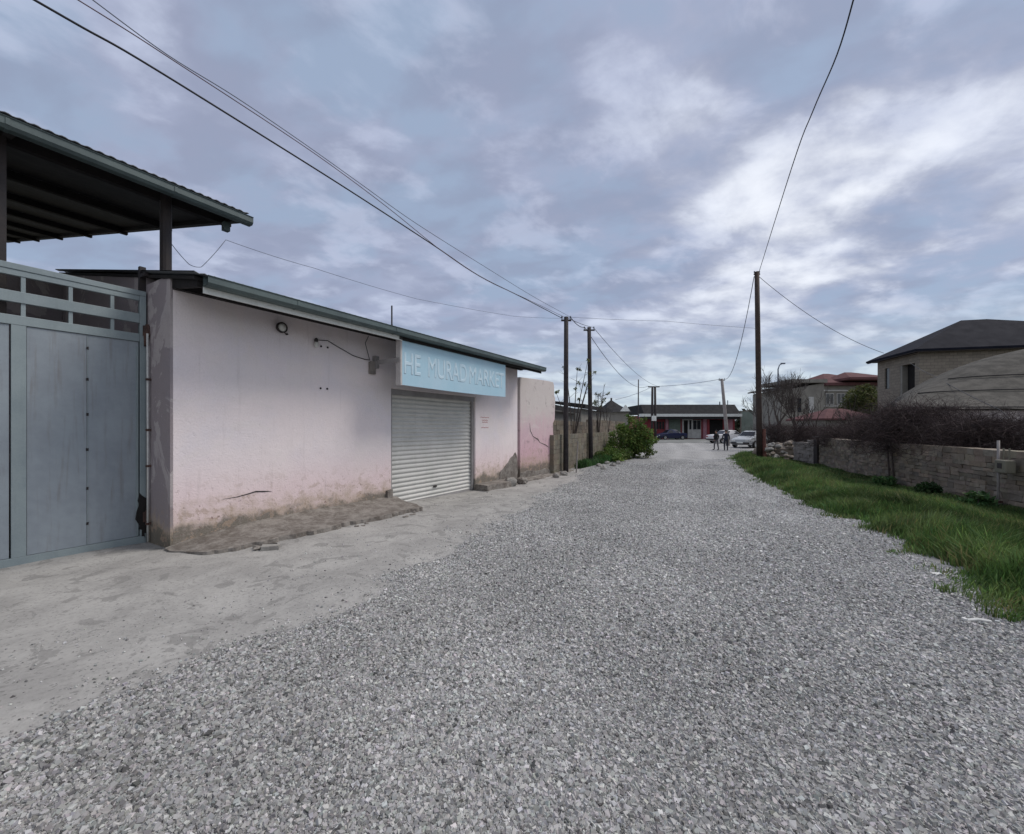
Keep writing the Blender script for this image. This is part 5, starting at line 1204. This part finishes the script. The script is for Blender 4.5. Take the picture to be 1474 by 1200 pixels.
# ================================================================== PEOPLE
def person(loc, rz, h, top, bottom, label, pose, seed):
    root = empty('person', loc, rz); tag(root, label, 'person', None)
    k = h / 1.75
    J = {'pel': (0, 0, .95), 'wst': (0, 0, 1.08), 'chs': (0, .01, 1.30), 'nk': (0, .01, 1.47), 'nk2': (0, .0, 1.53), 'hd': (0, -.02, 1.62), 'hd2': (0, -.01, 1.72),
         'hl': (-.09, 0, .90), 'kl': (-.11, -.02 + pose * .06, .50), 'al': (-.12, .02 + pose * .1, .09), 'tl': (-.13, -.14 + pose * .1, .035),
         'hr': (.09, 0, .90), 'kr': (.11, -.03 - pose * .05, .50), 'ar': (.12, .04 - pose * .12, .09), 'tr': (.13, -.12 - pose * .12, .035),
         'sl': (-.18, .01, 1.41), 'el': (-.235, .03, 1.14), 'wl': (-.22, -.05 - pose * .05, .90), 'fl': (-.215, -.07 - pose * .05, .80),
         'sr': (.18, .01, 1.41), 'er': (.235, .03, 1.14), 'wr': (.21, -.07 + pose * .08, .91), 'fr': (.20, -.09 + pose * .08, .81)}
    RD = {'pel': (.15, .11), 'wst': (.135, .10), 'chs': (.165, .115), 'nk': (.06, .06), 'nk2': (.052, .055), 'hd': (.078, .095), 'hd2': (.07, .085), 'hl': (.085, .09), 'kl': (.06, .06), 'al': (.045, .045), 'tl': (.04, .03),
          'sl': (.062, .06), 'el': (.045, .045), 'wl': (.03, .03), 'fl': (.035, .02)}
    for a in ('h', 'k', 'a', 't'): RD[a + 'r'] = RD[a + 'l']
    for a in ('s', 'e', 'w', 'f'): RD[a + 'r'] = RD[a + 'l']
    names = list(J); E = [('pel', 'wst'), ('wst', 'chs'), ('chs', 'nk'), ('nk', 'nk2'), ('nk2', 'hd'), ('hd', 'hd2'), ('pel', 'hl'), ('hl', 'kl'), ('kl', 'al'), ('al', 'tl'), ('pel', 'hr'), ('hr', 'kr'), ('kr', 'ar'), ('ar', 'tr'),
                         ('chs', 'sl'), ('sl', 'el'), ('el', 'wl'), ('wl', 'fl'), ('chs', 'sr'), ('sr', 'er'), ('er', 'wr'), ('wr', 'fr')]
    me = bpy.data.meshes.new('body'); me.from_pydata([J[n_] for n_ in names], [(names.index(a), names.index(b)) for a, b in E], [])
    o = bpy.data.objects.new('body', me); C.objects.link(o)
    sk_ = o.modifiers.new('skin', 'SKIN'); me.skin_vertices[0].data[0].use_root = True
    for i, n_ in enumerate(names): me.skin_vertices[0].data[i].radius = RD[n_]
    ss = o.modifiers.new('sub', 'SUBSURF'); ss.levels = 2
    dg = bpy.context.evaluated_depsgraph_get(); dg.update(); m2 = bpy.data.meshes.new_from_object(o.evaluated_get(dg)); bpy.data.objects.remove(o)
    for m_ in (M['skin'], top, bottom, M['steel']): m2.materials.append(m_)
    for p_ in m2.polygons:
        c = p_.center; p_.use_smooth = True
        if c.z > 1.50: p_.material_index = 0
        elif c.z < .10: p_.material_index = 3
        elif abs(c.x) > .17 and c.z < .93: p_.material_index = 0
        elif c.z > .93 or (abs(c.x) > .17 and c.z > .8): p_.material_index = 1
        else: p_.material_index = 2
    b = bpy.data.objects.new('body', m2); C.objects.link(b); b.parent = root; b.scale = (k * 1.12, k * 1.1, k)
    bm = bmesh.new(); bmesh.ops.create_icosphere(bm, subdivisions=3, radius=1)
    for v_ in list(bm.verts):
        if v_.co.z < -.05 and v_.co.y < .3: bm.verts.remove(v_)
    for v_ in bm.verts: v_.co = Vector((v_.co.x * .088, v_.co.y * .103 + .005, v_.co.z * .09 + 1.70))
    hm = bpy.data.meshes.new('hair'); bm.to_mesh(hm); bm.free(); hm.materials.append(M['hair']); ho = bpy.data.objects.new('hair', hm); C.objects.link(ho); ho.parent = root; ho.scale = (k, k, k)
    w = MB()
    for sx in (-1, 1): w.lathe([(.001, -.008), (.009, 0), (.001, .008)], 8, Matrix.Translation((sx * .032, -.112, 1.655)))
    w.build('eyes', M['hair'], root).scale = (k, k, k)
    MB().add([(-.012, -.11, 1.60), (.012, -.11, 1.60), (0, -.112, 1.65), (0, -.135, 1.61)], [(0, 1, 3), (0, 3, 2), (1, 2, 3), (0, 2, 1)]).build('nose', M['skin'], root).scale = (k, k, k)
    return root
person(gp_(1031, 31.0), R(200), 1.48, M['blackcloth'], M['greycloth'], 'person in a black top standing on the left of the pair in the road', 1.0, 1)
person(gp_(1045, 30.4), R(165), 1.5, M['navycloth'], M['darktrs'], 'person in a dark navy jacket standing on the right of the pair', -.8, 2)
